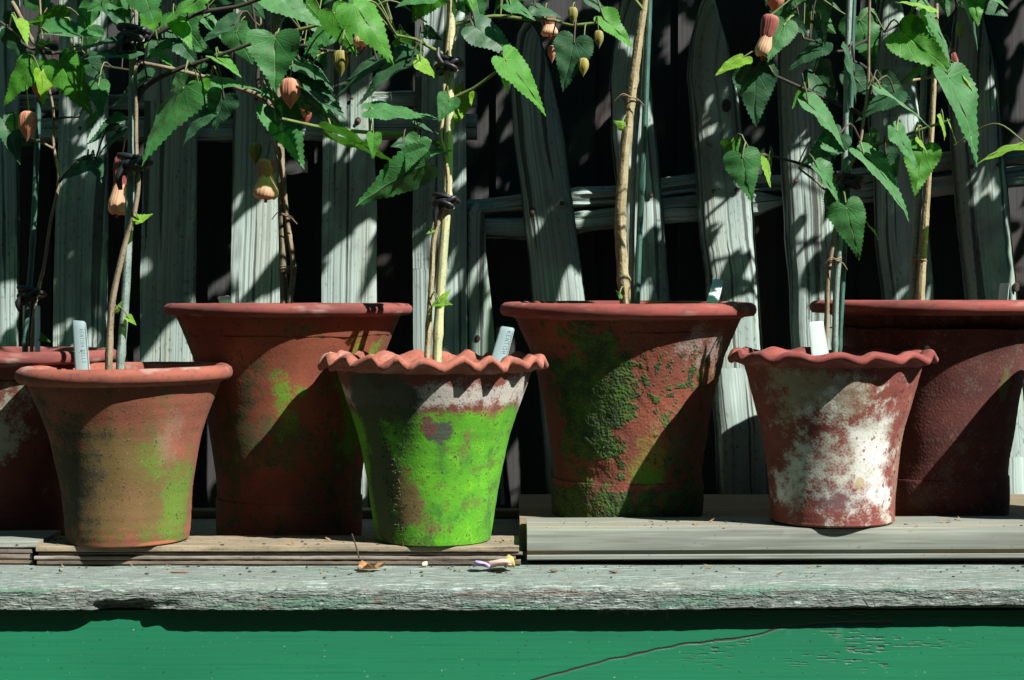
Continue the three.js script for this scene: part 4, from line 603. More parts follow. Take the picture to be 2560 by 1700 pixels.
// ───────────────────────── plants: leaves seen in the photograph ─────────────────────────
// [plant, enlargement, stalk x, y, tip x, y, width, material, depth, underside]
const leaves = [
  ['B', 1, 930, -80, 1010, 150, 380, 1, .05], ['B', 1, 1330, -30, 990, 200, 130, 2, .06], ['B', 1, 1160, 130, 1265, 318, 110, 2, .05], ['A', 1, 840, 130, 640, 40, 140, 0, -.1],
  ['A', 1, 440, 110, 180, 150, 150, 2, -.1, 1], ['A', 1, 300, 215, 680, 200, 130, 1, -.07], ['A', 1, 115, 130, 185, 300, 45, 3, -.08], ['A', 1, 270, 300, 380, 255, 45, 3, -.09], ['B', 1, 870, 290, 420, 240, 60, 0, .0], ['B', 1, 900, 330, 545, 345, 110, 0, .01],
  ['A', 1, 215, 400, 5, 690, 200, 2, -.06], ['A', 1, 385, 400, 590, 745, 240, 2, -.05], ['A', 1, 270, 470, 295, 690, 90, 3, -.045], ['A', 1, 560, 385, 700, 540, 150, 0, -.08], ['A', 1, 640, 545, 655, 755, 150, 1, -.06], ['B', 1, 980, 510, 700, 690, 110, 0, -.03],
  ['A', 1, 20, 780, 150, 1050, 150, 0, -.07], ['A', 1, 140, 925, 205, 945, 60, 0, -.08], ['A', 1, 600, 750, 565, 900, 90, 0, -.1], ['A', 1, 800, 800, 545, 950, 110, 0, -.08], ['A', 1, 790, 850, 620, 1040, 80, 0, -.07], ['A', 1, 600, 1060, 405, 1172, 110, 0, -.08], ['A', 1, 612, 1055, 670, 1178, 95, 0, -.07], ['A', 1, 590, 1022, 370, 1052, 30, 0, -.09],
  ['B', 1, 1210, 560, 860, 1040, 120, 1, .06, 1], ['B', 1, 1060, 250, 960, 390, 130, 0, .01], ['B', 1, 1120, 200, 1300, 430, 190, 0, .0], ['C', 1, 1550, 150, 1290, 260, 120, 0, -.09], ['B', 1, 1300, 540, 1320, 700, 140, 2, .0, 1], ['B', 1, 1470, 620, 1390, 862, 200, 0, .03], ['B', 1, 1360, 720, 1165, 915, 120, 0, .02],
  ['B', 1, 1030, 325, 1140, 422, 65, 2, .03], ['B', 1, 1400, 375, 1585, 472, 75, 2, .04], ['C', 1, 1410, 505, 1720, 550, 75, 1, -.08], ['C', 1, 1795, 238, 1800, 602, 335, 1, -.02], ['C', 1, 1790, 710, 2000, 1082, 240, 1, -.05], ['C', 1, 1730, 590, 1872, 680, 70, 1, -.09],
  ['C', 1, 1740, -50, 2110, 170, 210, 1, -.03], ['C', 1, 2000, 20, 2115, 150, 105, 2, -.05, 1], ['C', 1, 2170, 70, 2332, 370, 200, 2, -.02, 1], ['C', 1, 2150, 190, 1970, 365, 140, 1, -.06], ['C', 1, 1930, 385, 2205, 530, 110, 0, -.06], ['C', 1, 1955, 525, 2292, 760, 150, 0, -.05], ['C', 1, 1990, 640, 2312, 842, 120, 1, -.055], ['C', 1, 2020, 735, 1910, 752, 50, 3, -.06],
  ['D', 2, 220, 30, 512, 382, 240, 2, .06], ['C', 2, 390, 380, 30, 592, 115, 0, -.05], ['D', 2, 610, 400, 188, 612, 160, 0, .0], ['D', 2, 330, 720, 772, 752, 130, 1, .02], ['D', 2, 350, 880, 352, 1042, 92, 2, .06], ['D', 2, 650, 905, 560, 1122, 155, 1, .04], ['D', 2, 560, 930, 465, 955, 75, 0, .02], ['D', 2, 685, 1075, 212, 1308, 240, 1, .03, 1], ['D', 2, 60, 860, 525, 1015, 90, 2, .03, 1],
  ['D', 2, 850, 640, 775, 792, 145, 1, .03], ['D', 2, 945, 598, 865, 852, 125, 3, -.02, 1], ['D', 2, 1000, 172, 1325, 370, 200, 0, .02], ['D', 2, 1200, 382, 1522, 722, 195, 2, .05], ['D', 2, 1665, 258, 1590, 592, 238, 0, .03], ['E', 2, 1840, 110, 2066, 302, 150, 2, -.06], ['E', 2, 1720, -30, 2045, 205, 100, 0, -.1], ['D', 2, 730, -30, 490, 12, 110, 1, .02], ['D', 2, 895, 10, 972, 98, 80, 1, -.02],
  ['D', 2, 500, 260, 690, 330, 105, 2, -.03, 1], ['D', 2, 680, 200, 805, 262, 85, 0, -.02], ['D', 2, 640, 395, 795, 512, 90, 3, .02], ['D', 2, 1225, 25, 1412, 95, 95, 1, .03], ['D', 2, 1395, 40, 1582, 112, 85, 0, .02], ['D', 2, 1180, 462, 1245, 612, 65, 3, .03], ['D', 2, 620, 812, 790, 868, 45, 0, .0], ['D', 2, 690, 995, 888, 966, 48, 1, .0],
  ['F', 3, 1015, -50, 1010, 285, 150, 0, .0], ['G', 3, 1270, 115, 1385, 445, 240, 1, -.09], ['G', 3, 1550, 212, 1908, 472, 265, 2, -.07], ['G', 3, 1735, 95, 1952, 468, 135, 1, -.08], ['G', 3, 1930, -10, 2112, 292, 85, 0, -.1], ['G', 3, 1860, 495, 2133, 1048, 265, 1, -.04], ['G', 3, 1960, 490, 2032, 588, 45, 3, -.06],
  ['F', 3, 790, 148, 678, 402, 175, 1, .03], ['F', 3, 830, 140, 935, 215, 115, 0, .02], ['F', 3, 1045, 278, 798, 432, 115, 0, -.01], ['F', 3, 515, 375, 330, 488, 92, 3, .03], ['F', 3, 595, 445, 600, 834, 265, 0, .02], ['F', 3, 925, 665, 1247, 928, 145, 1, .02], ['F', 3, 1205, 320, 1282, 674, 85, 0, .0], ['F', 3, 1525, 595, 1235, 765, 125, 0, -.04], ['G', 3, 1690, 470, 1488, 548, 48, 2, -.1],
  ['F', 3, 1398, 572, 1792, 808, 62, 1, .0], ['F', 3, 440, 918, 466, 1052, 122, 2, .0, 1], ['F', 3, 505, 1008, 578, 1322, 225, 1, .03], ['F', 3, 682, 1036, 667, 1232, 82, 3, .01, 1], ['F', 3, 1152, 878, 905, 1075, 175, 0, .02], ['F', 3, 1000, 1098, 1198, 1362, 125, 1, .04], ['F', 3, 1125, 1265, 1050, 1432, 130, 0, .03], ['F', 3, 1185, 1345, 1296, 1700, 235, 1, .05], ['F', 3, 1290, 998, 1678, 1374, 175, 1, .02],
  ['F', 3, 1440, 998, 1527, 1236, 160, 0, .0], ['F', 3, 1508, 838, 1672, 1114, 135, 1, .03], ['F', 3, 1695, 958, 1634, 1284, 225, 2, -.04, 1], ['F', 3, 1658, 898, 1752, 1000, 45, 3, .02], ['F', 3, 1040, 945, 1150, 998, 50, 1, .03], ['G', 3, 2380, 930, 2018, 1002, 40, 3, -.08], ['F', 3, 1822, 770, 1850, 915, 55, 3, .01], ['F', 3, 1858, 790, 1922, 955, 22, 3, .01], ['F', 3, 925, 582, 822, 704, 72, 2, -.02, 1], ['G', 3, 1745, 45, 1515, -5, 62, 3, -.06],
  ['F', 3, 1345, 1490, 1415, 1550, 16, 3, .0], ['B', 1, 890, 1445, 1000, 1395, 62, 3, .02], ['B', 1, 760, 2040, 790, 1945, 40, 3, .01], ['B', 1, 830, 2070, 892, 2125, 40, 3, .012], ['A', 1, 255, 2195, 330, 2235, 55, 2, -.11], ['D', 2, 760, 1995, 850, 1880, 66, 3, .015], ['D', 2, 770, 1985, 852, 1966, 34, 3, .02], ['D', 2, 745, 1510, 690, 1530, 26, 3, .01], ['E', 2, 1985, 830, 1925, 790, 60, 3, -.11], ['E', 2, 1960, 1945, 1940, 1885, 26, 2, -.115],
];
{ // more leaves of the same crowns, half hidden behind the ones above
  const r = rand(311), fill = (k, c, x0, x1, y0, y1, z0, z1, n, mats) => { for (let i = 0; i < n; i++) { const x = lerp(x0, x1, r()), y = lerp(y0, y1, r()), a = lerp(0.1, 1.0, r()) * (r() < 0.5 ? 1 : -1), L = lerp(190, 330, r()); leaves.push([k, c, x, y, x + Math.sin(a) * L, y + Math.cos(a) * L * 0.8, L * lerp(0.3, 0.75, r()), mats[Math.floor(r() * mats.length)], lerp(z0, z1, r()), r() < 0.3 ? 1 : 0]); } };
  fill('A', 1, 0, 700, -120, 200, -.2, -.1, 6, [0, 1, 1, 2]); fill('B', 1, 450, 1250, -150, 250, -.06, .05, 8, [1, 1, 2]); fill('C', 1, 1150, 2200, -150, 380, -.2, -.08, 11, [0, 1, 1, 2]); fill('C', 1, 1000, 1700, 300, 620, -.2, -.1, 4, [0, 1]); fill('D', 2, 0, 900, -150, 180, -.08, .03, 6, [0, 1, 2]); fill('D', 2, 950, 1500, -160, -20, -.04, .03, 5, [1, 2]);
  fill('F', 3, 700, 1300, -180, 120, -.08, .03, 7, [0, 1]); fill('G', 3, 1350, 2100, -180, 60, -.2, -.08, 8, [0, 1, 2]); fill('F', 3, 950, 1500, 450, 900, -.07, -.03, 5, [0, 0, 1]);
}
const petioleMat = std({ color: lin(0.13, 0.16, 0.05), roughness: 0.7 }), petioleDark = std({ color: lin(0.07, 0.05, 0.03), roughness: 0.7 });
function stalk(k, B, d, r, mat, parent, name, reach = 0.09) {   // from the nearest limb of the same plant to B
  let best = null, bd = 9; for (const q of plant[k].pts) { const e = q.distanceTo(B) + (q.y < B.y - 0.02 && name === 'flower_stalk' ? 0.2 : 0); if (e < bd) { bd = e; best = q; } }
  const from = bd < reach ? best : best ? B.clone().lerp(best, 0.75) : B, mid = from.clone().lerp(B, 0.55).add(V(0, 0.012 + 0.1 * bd, 0.004));
  if (from.distanceTo(B) < 0.003) return;
  part(name, tube([from.clone(), mid, B.clone().addScaledVector(d, 0.004)], [r * 1.15, r], { radial: 5, step: 0.01 }), mat, parent);
}
leaves.forEach(([k, c, bx, by, tx, ty, w, m, z, under], i) => {
  const B = Q(c, bx, by, z), T = Q(c, tx, ty, z + rr(-0.012, 0.02)), d = T.clone().sub(B), len = d.length(), wpx = 1.1 * w / K * (CAMZ - z) / FPX;
  d.normalize(); let ratio = wpx / (0.73 * len), rho = 0, wide = 1; if (ratio > 0.97) { wide = Math.min(1.35, ratio); } else { rho = Math.acos(clamp(ratio, 0.12, 1)) * 0.92; wide = ratio < 0.3 ? 0.7 : 0.9; rho = Math.acos(clamp(ratio / wide, 0.12, 1)); }
  const n0 = V(0, 0, 1).addScaledVector(d, -d.z).normalize(), s = d.clone().cross(n0), a = n0.clone().multiplyScalar(Math.cos(rho)).addScaledVector(s, Math.sin(rho)), b = n0.clone().multiplyScalar(Math.cos(rho)).addScaledVector(s, -Math.sin(rho));
  const hi = a.y > b.y ? a : b, lo = a.y > b.y ? b : a; let n = under ? lo : hi; if (under) n.negate();
  const g = placeBlade(blade({ wide, fold: rr(0.04, 0.26), droop: rr(0.0, 0.26), curl: rr(-0.3, 0.4), wavy: rr(0.01, 0.03), n: w > 90 ? 46 : 20, seed: i * 1.7, teeth: w > 60 ? 1 : 0.8 }), B, d, n, len);
  const leaf = part('leaf', g, LM[m], plant[k].g);
  stalk(k, B, d, len > 0.05 ? 0.0011 : 0.0008, m === 0 ? petioleDark : petioleMat, leaf, 'leaf_stalk');
});

// ───────────────────────── buds and flowers ─────────────────────────
const calyxTex = (seed, a, b) => surface(128, 128, 1, 1, (u, v) => { const l = Math.abs(((u * 20 + 0.2 * noise(v * 5, u * 3, seed)) % 1) - 0.5), n = fbm(u * 6, v * 4, seed, 3), cr = Math.abs(((u * 5) % 1) - 0.5); let c = mix3(a, b, clamp(v * 0.7 + n)); c = mix3(c, [a[0] * 0.62, a[1] * 0.42, a[2] * 0.42], 0.5 * (1 - ss(0.02, 0.10, l)) + 0.5 * ss(0.44, 0.5, cr)); return [...c, clamp(0.5 + l)]; });
const cal = (seed, a, b, tr = 0.3) => phys({ ...calyxTex(seed, a, b), bumpScale: 0.0006, roughness: 0.75, transmission: tr, thickness: 0 });
const CALYX = { peach: cal(2, [0.56, 0.20, 0.125], [0.64, 0.32, 0.15], 0.35), red: cal(6, [0.28, 0.055, 0.045], [0.42, 0.12, 0.07]), olive: cal(9, [0.24, 0.25, 0.035], [0.36, 0.26, 0.05], 0.35), gold: cal(14, [0.42, 0.38, 0.05], [0.50, 0.38, 0.07], 0.4) };
const petalMat = cal(20, [0.76, 0.52, 0.27], [0.68, 0.27, 0.19], 0.35);
const stigmaMat = std({ color: lin(0.30, 0.07, 0.09) });
function bellGeo(top, dir, len, rad, prof, ridge, twist = 0) {   // prof: [share of length, share of radius]
  const y = dir.clone().normalize(), x = V(0, 0, 1).cross(y).normalize(), z = y.clone().cross(x), c = new THREE.SplineCurve(prof.map(([a, b]) => new THREE.Vector2(a, b))), rings = [];
  for (let i = 0; i <= 18; i++) { const p = c.getPoint(i / 18), ring = []; for (let j = 0; j < 30; j++) { const a = j / 30 * Math.PI * 2 + twist * i / 18, f = 1 + ridge(a - twist * i / 18, i / 18), q = p.y * rad * f; ring.push(top.clone().addScaledVector(y, p.x * len + (i > 15 ? ridge(a, 2) * len : 0)).addScaledVector(x, Math.cos(a) * q).addScaledVector(z, Math.sin(a) * q)); } rings.push(ring); }
  return loft(rings, { caps: false, uv: (i, j) => [j / 30, 1 - i / 18] });
}
const five = (amp) => (a, t) => t > 1 ? 0 : amp * Math.abs(Math.cos(2.5 * a)) - amp * 0.5;
function bud(k, c, x, y0, y1, w, z, kind, lean = 0) {
  const T = Q(c, x, y0, z), E = Q(c, x + lean, y1, z), d = E.clone().sub(T), len = d.length(), r = w / 2 / K * (CAMZ - z) / FPX;
  const m = part('flower_bud', bellGeo(T, d, len, r, [[0, 0.12], [0.02, 0.5], [0.12, 0.86], [0.34, 1.0], [0.56, 0.88], [0.76, 0.5], [0.92, 0.16], [1, 0.02]], five(0.14), 0.12), CALYX[kind], plant[k].g);
  stalk(k, T, V(0, 0, 0), 0.0009, petioleMat, m, 'flower_stalk', 0.07); return m;
}
function flower(k, c, x, y0, y1, y2, w, wf, z, kind, lean = 0) {
  const T = Q(c, x, y0, z), M = Q(c, x + lean * 0.5, y1, z), E = Q(c, x + lean, y2, z), s = (CAMZ - z) / FPX / K, d = E.clone().sub(T).normalize();
  const f = part('flower', bellGeo(T, M.clone().sub(T), M.distanceTo(T), w / 2 * s, [[0, 0.15], [0.03, 0.6], [0.16, 0.95], [0.4, 1], [0.7, 0.9], [1, 0.74]], (a, t) => t > 1 ? 0.10 * Math.pow(Math.abs(Math.cos(2.5 * a)), 0.7) : 0.12 * Math.abs(Math.cos(2.5 * a)) - 0.06), CALYX[kind], plant[k].g);
  const S = T.clone().lerp(M, 0.7);
  part('petals', bellGeo(S, E.clone().sub(S), E.distanceTo(S), wf / 2 * s, [[0, 0.55], [0.2, 0.62], [0.45, 0.82], [0.68, 1.0], [0.86, 0.97], [0.96, 0.8], [1, 0.62]], (a, t) => t > 1 ? 0.015 * Math.cos(5 * a + 1) : (0.05 * Math.abs(Math.cos(2.5 * a + 0.6)) - 0.02 + 0.012 * Math.cos(13 * a)) * ss(0, 0.5, t), 0.5), petalMat, f);
  part('stigma', tube([S, E.clone().addScaledVector(d, 0.004)], [0.0018, 0.0022], { radial: 6 }), stigmaMat, f);
  stalk(k, T, V(0, 0, 0), 0.0009, petioleMat, f, 'flower_stalk', 0.07);
}
bud('A', 1, 188, 725, 925, 118, -.055, 'peach', -12); bud('A', 1, 262, 515, 672, 100, -.08, 'peach', 10); bud('C', 1, 1896, 510, 716, 132, -.03, 'peach'); bud('C', 1, 1670, 930, 1082, 82, -.06, 'olive', -4);
bud('C', 1, 2224, 328, 502, 98, -.01, 'olive', 4); bud('C', 1, 1990, 680, 835, 90, -.12, 'red'); flower('C', 1, 1742, 1035, 1165, 1302, 116, 162, -.055, 'peach', -6); flower('B', 1, 800, 1010, 1215, 1402, 100, 125, -.05, 'red', -34);
flower('D', 2, 262, 120, 210, 302, 70, 105, .0, 'red', 6); bud('D', 2, 1650, 45, 162, 62, .03, 'olive', 4); bud('D', 2, 1722, 378, 502, 66, .03, 'gold', -2); bud('D', 2, 1818, 198, 318, 62, .02, 'olive', 6); bud('D', 2, 1516, 295, 412, 56, .0, 'peach'); flower('D', 2, 1490, 90, 165, 235, 90, 110, -.02, 'red', 10);
flower('F', 3, 700, 95, 232, 372, 112, 118, .03, 'red', -55); bud('F', 3, 735, -60, 82, 110, .02, 'peach', -20); bud('G', 3, 1936, 138, 264, 54, -.1, 'olive', 2); bud('G', 3, 1885, 330, 470, 60, -.11, 'red', 20);

// ───────────────────────── crowns above the frame (they shade the fence) ─────────────────────────
function crown(k, x0, x1, y0, y1, z0, z1, count, seed) {
  const r = rand(seed), list = [], twigs = [];
  for (let i = 0; i < count; i++) {
    const ci = Math.floor(i / 4), rc = rand(seed * 31 + ci * 7), x = lerp(x0, x1, rc()) + 0.13 * (r() - 0.5), y = lerp(y0, y1, rc()) + 0.12 * r(), z = lerp(z0, z1, rc()) + 0.08 * (r() - 0.5), L = lerp(0.055, 0.105, r()), a = r() * 6.283, d = V(Math.cos(a) * 0.8, -0.35 - 0.5 * r(), Math.sin(a) * 0.8).normalize(), n = V((r() - 0.5) * 0.9, 0.75, 0.45 * r() + 0.15);
    list.push(placeBlade(blade({ n: 12, cols: 1, fold: 0.25, droop: 0.15, wavy: 0, seed: i, wide: 0.8 + 0.25 * r(), teeth: 1 }), V(x, y, z), d, n, L));
    if (i % 9 === 0 && y > 0.78) { const q = plant[k].pts[Math.floor(plant[k].pts.length * r())], s = plant[k].pts.reduce((b, p) => Math.abs(p.y - y + 0.03) < Math.abs(b.y - y + 0.03) ? p : b, q); twigs.push(tube([s.clone(), V((s.x + x) / 2, (s.y + y) / 2 + 0.02, (s.z + z) / 2), V(x, y, z)], [0.0028, 0.0015], { radial: 5, step: 0.03 })); }
  }
  const f = part('upper_foliage', merge(list), LM[0], plant[k].g); f.userData.kind = 'stuff';
  const t = part('upper_twigs', merge(twigs), barkMats.dark, plant[k].g); t.userData.kind = 'stuff';
}
crown('A', -0.70, -0.38, 0.72, 1.08, -0.28, -0.10, 76, 101);
crown('B', -0.50, -0.20, 0.74, 1.08, -0.14, 0.00, 36, 102);
crown('C', -0.36, -0.02, 0.72, 1.16, -0.30, -0.10, 104, 103);
crown('D', -0.16, 0.14, 0.74, 1.16, -0.18, 0.00, 56, 104);
crown('E', 0.04, 0.36, 0.72, 1.28, -0.30, -0.08, 124, 105);
crown('F', 0.26, 0.56, 0.74, 1.30, -0.20, 0.00, 60, 116);
crown('G', 0.40, 1.15, 0.70, 1.36, -0.30, -0.08, 250, 117);

// ───────────────────────── ties, labels and fallen bits ─────────────────────────
const rubber = std({ color: lin(0.012, 0.012, 0.014), roughness: 0.5 }), twineMat = std({ color: lin(0.22, 0.16, 0.09), roughness: 0.95 });
const loop = (p, rx, rz, tx, tz, r) => { const pts = []; for (let i = 0; i <= 16; i++) { const a = i / 16 * 6.2832; pts.push(V(p.x + Math.cos(a) * rx, p.y + Math.cos(a) * tx + Math.sin(a) * tz, p.z + Math.sin(a) * rz)); } return tube(pts, [r, r], { radial: 7, step: 0.004 }); };
function rubberTie(px, py, z, label, s = 1, drop = 0.02) {
  const p = P(px, py, z), l = []; const g0 = base('rubber_tie', p, label, 'plant tie', 'black rubber ties holding stems to canes');
  l.push(loop(p, 0.014 * s, 0.013, 0.002, 0.003, 0.0028 * s), loop(p.clone().add(V(0.001, 0.005 * s, 0)), 0.0145 * s, 0.0135, -0.004, 0.002, 0.003 * s), loop(p.clone().add(V(0, -0.004 * s, 0)), 0.0135 * s, 0.013, 0.005, 0, 0.0026 * s));
  part('band', merge(l), rubber, g0);
  part('knot', merge([loop(p.clone().add(V(0.006 * s, 0.001, 0.014)), 0.006 * s, 0.004, 0.004, 0.002, 0.0028 * s), loop(p.clone().add(V(0.002 * s, -0.003, 0.015)), 0.007 * s, 0.003, -0.003, 0.002, 0.0026 * s)]), rubber, g0);
  part('tail', tube([p.clone().add(V(-0.006 * s, 0, 0.012)), p.clone().add(V(-0.012 * s, -drop * 0.5, 0.013)), p.clone().add(V(-0.011 * s, -drop, 0.010))], [0.003 * s, 0.0036 * s, 0.002 * s], { radial: 6, step: 0.004 }), rubber, g0);
}
rubberTie(335, 412, 0.01, 'black rubber tie knotted halfway up the grey cane', 1.25, 0.03); rubberTie(337, 90, 0.01, 'black rubber tie among leaves at the top of the grey cane', 1.3, 0.025);
rubberTie(1114, 507, 0.0, 'black rubber band tied on the straw cane below the leaves', 1.0, 0.028); rubberTie(1122, 165, 0.0, 'knotted black rubber tie high on the straw cane among leaves', 1.05, -0.02); rubberTie(2122, 458, -0.008, 'black rubber tie under the hanging leaves of the bushy plant', 1.05, 0.02);
rubberTie(78, 738, -0.142, 'black rubber tie low on the slim dark green cane', 1.1, 0.02);
function twine(px, py, z, rx, n, label, tails = true) {
  const p = P(px, py, z), g0 = base('twine_tie', p, label, 'plant tie', 'twine ties holding stems to canes'), l = []; for (let i = 0; i < n; i++) l.push(loop(p.clone().add(V(0, (i - n / 2) * 0.0022, 0)), rx, 0.012, (R() - 0.5) * 0.006, 0.002, 0.0008)); part('loop', merge(l), twineMat, g0);
  if (tails) part('end', merge([tube([p.clone().add(V(0, 0, 0.012)), p.clone().add(V(-rx * 0.9, 0.004, 0.016)), p.clone().add(V(-rx * 1.9, -0.005, 0.012))], [0.0008, 0.0006], { radial: 5, step: 0.005 }), tube([p.clone().add(V(0, 0, 0.012)), p.clone().add(V(rx * 0.9, -0.003, 0.016)), p.clone().add(V(rx * 1.7, -0.011, 0.013))], [0.0008, 0.0006], { radial: 5, step: 0.005 })]), twineMat, g0);
}
twine(716, 540, -0.162, 0.009, 2, 'twine knotted round the brown cane and stem, higher of two'); twine(720, 672, -0.162, 0.011, 3, 'twine wound round the brown cane and stem just above the pot', false); twine(2086, 652, -0.004, 0.0075, 2, 'twine bow tying the stem in the white-crusted pot'); twine(2298, 647, -0.16, 0.0095, 3, 'twine binding the olive stem to its grey cane', false); twine(1574, 246, -0.147, 0.0105, 1, 'dry loop of twine high on the thick pale stem');

// hand lettering as pen strokes in a unit box
const STROKE = { K: [[[0, 0], [0, 1]], [[.62, 0], [.05, .55], [.66, 1]]], E: [[[.6, .02], [0, 0], [.03, 1], [.62, .97]], [[0, .5], [.5, .48]]], N: [[[0, 1], [.04, 0], [.6, 1], [.66, 0]]], T: [[[0, .03], [.7, 0]], [[.36, 0], [.33, 1]]], I: [[[.2, 0], [.18, 1]]], S: [[[.6, .1], [.25, 0], [.06, .22], [.5, .55], [.55, .85], [.2, 1], [0, .88]]], H: [[[0, 0], [.02, 1]], [[.58, 0], [.56, 1]], [[0, .52], [.58, .48]]], B: [[[0, 0], [.02, 1], [.5, .95], [.58, .72], [.05, .5], [.5, .3], [.42, .04], [0, 0]]], L: [[[.04, 0], [0, 1], [.56, .96]]] };
function penCanvas(text, w, h, x0, y0, size, ink, blot) {   // the label hangs with its words running downwards
  const cv = document.createElement('canvas'); cv.width = w; cv.height = h; const c = cv.getContext('2d'); c.fillStyle = '#cfe8ea'; c.fillRect(0, 0, w, h);
  const r = rand(77); for (let i = 0; i < 260; i++) { c.fillStyle = `rgba(${150 + r() * 60},${165 + r() * 50},${160 + r() * 50},${0.05 + 0.08 * r()})`; c.fillRect(r() * w, r() * h, 1 + 2 * r(), 2 + 14 * r()); }
  c.strokeStyle = ink; c.lineWidth = size * 0.085; c.lineCap = 'round'; c.lineJoin = 'round'; let y = y0;
  for (const ch of text) { const s = STROKE[ch]; if (s) for (const l of s) { c.beginPath(); l.forEach(([a, b], i) => { const X = x0 + size * (1 - b) + (r() - 0.5) * 1.5, Y = y + a * size * 0.9 + (r() - 0.5) * 1.5; i ? c.lineTo(X, Y) : c.moveTo(X, Y); }); c.stroke(); } y += size * (ch === ' ' ? 0.75 : ch === 'I' ? 0.55 : 0.92); }
  if (blot) { c.fillStyle = ink; c.beginPath(); c.arc(x0 - size * 0.1, y0 + size * 7.2, size * 0.24, 0, 7); c.fill(); c.beginPath(); c.arc(x0 - size * 0.7, y0 + size * 7.7, size * 0.1, 0, 7); c.fill(); }
  const t = new THREE.CanvasTexture(cv); t.colorSpace = THREE.SRGBColorSpace; return t;
}
function plantTag(quad, z, label, canvas, reach = 0.03, dz = 0, turn = 0) {   // quad: top left, top right, bottom right, bottom left pixels
  const [a, b, c, d] = quad.map(([x, y], i) => P(x, y, z + (i < 2 ? dz : 0) + (i === 1 || i === 2 ? turn : 0))), ex = c.clone().sub(b).setLength(reach), c2 = c.clone().add(ex), d2 = d.clone().add(d.clone().sub(a).setLength(reach)), n = b.clone().sub(a).cross(d.clone().sub(a)).normalize().negate(), th = 0.0009;
  const at = (u, v) => a.clone().lerp(b, u).lerp(d2.clone().lerp(c2, u), v).addScaledVector(n, 0.0007 * Math.sin(u * Math.PI)), pos = [], uv = [], idx = [], U = 8, W = 10;
  const full = d2.distanceTo(a) / d.distanceTo(a);
  for (const s of [0, 1]) for (let j = 0; j <= W; j++) for (let i = 0; i <= U; i++) { let u = i / U, v = j / W; const cut = j === 0 && (i === 0 || i === U) ? 0.018 : 0; const p = at(u, v + cut).addScaledVector(n, s ? -th : 0); pos.push(p.x, p.y, p.z); uv.push(u, 1 - v * full); }
  const o = (U + 1) * (W + 1); for (let j = 0; j < W; j++) for (let i = 0; i < U; i++) { const q = j * (U + 1) + i; idx.push(q, q + U + 1, q + 1, q + 1, q + U + 1, q + U + 2, o + q, o + q + 1, o + q + U + 1, o + q + 1, o + q + U + 2, o + q + U + 1); }
  for (let i = 0; i < U; i++) idx.push(i, i + 1, o + i, i + 1, o + i + 1, o + i); for (let j = 0; j < W; j++) for (const e of [0, U]) { const q = j * (U + 1) + e; idx.push(q, o + q, q + U + 1, q + U + 1, o + q, o + q + U + 1); }
  const g = new THREE.BufferGeometry(); g.setAttribute('position', new THREE.Float32BufferAttribute(pos, 3)); g.setAttribute('uv', new THREE.Float32BufferAttribute(uv, 2)); g.setIndex(idx); g.computeVertexNormals();
  const m = canvas ? phys({ map: canvas, roughness: 0.35, transmission: 0.12, thickness: 0 }) : phys({ color: lin(0.72, 0.82, 0.80), roughness: 0.38, transmission: 0.12, thickness: 0 });
  return solo('plant_label', g, m, label, 'plant label', 'white plastic plant labels');
}
plantTag([[180, 800], [213, 803], [224, 931], [188, 931]], 0.045, 'white plastic label handwritten KENTISH BELLS in the olive stained pot', penCanvas('KENTISH BELLS', 128, 512, 72, 84, 30, '#16222e', true), 0.03, -0.006, 0.008);
plantTag([[1252, 815], [1286, 820], [1268, 890], [1229, 890]], 0.045, 'tilted pale label lettered KENTISH in the frilled algae pot', penCanvas('KENTISH', 128, 256, 78, 36, 34, '#1f2f2f'), 0.03, -0.004, 0.011);
plantTag([[543, 742], [574, 738], [582, 762], [550, 762]], -0.11, 'tip of a white label showing over the orange-red pot rim', null, 0.05); plantTag([[1784, 696], [1809, 701], [1795, 764], [1763, 764]], -0.07, 'bright white label leaning in the mossy pot', null, 0.04, -0.01); plantTag([[2021, 805], [2058, 802], [2072, 880], [2028, 880]], 0.015, 'sunlit white label in the white-crusted pot', null, 0.03);
plantTag([[2500, 708], [2523, 708], [2519, 750], [2495, 750]], -0.11, 'dull grey-green label in the stamped pot', null, 0.04, 0, 0.012); plantTag([[57, 763], [68, 764], [70, 860], [57, 860]], -0.16, 'narrow label edge behind the slim green cane', null, 0.04); plantTag([[88, 763], [100, 765], [100, 860], [86, 860]], -0.11, 'narrow white label beside the bent stem in the lichened pot', null, 0.04);

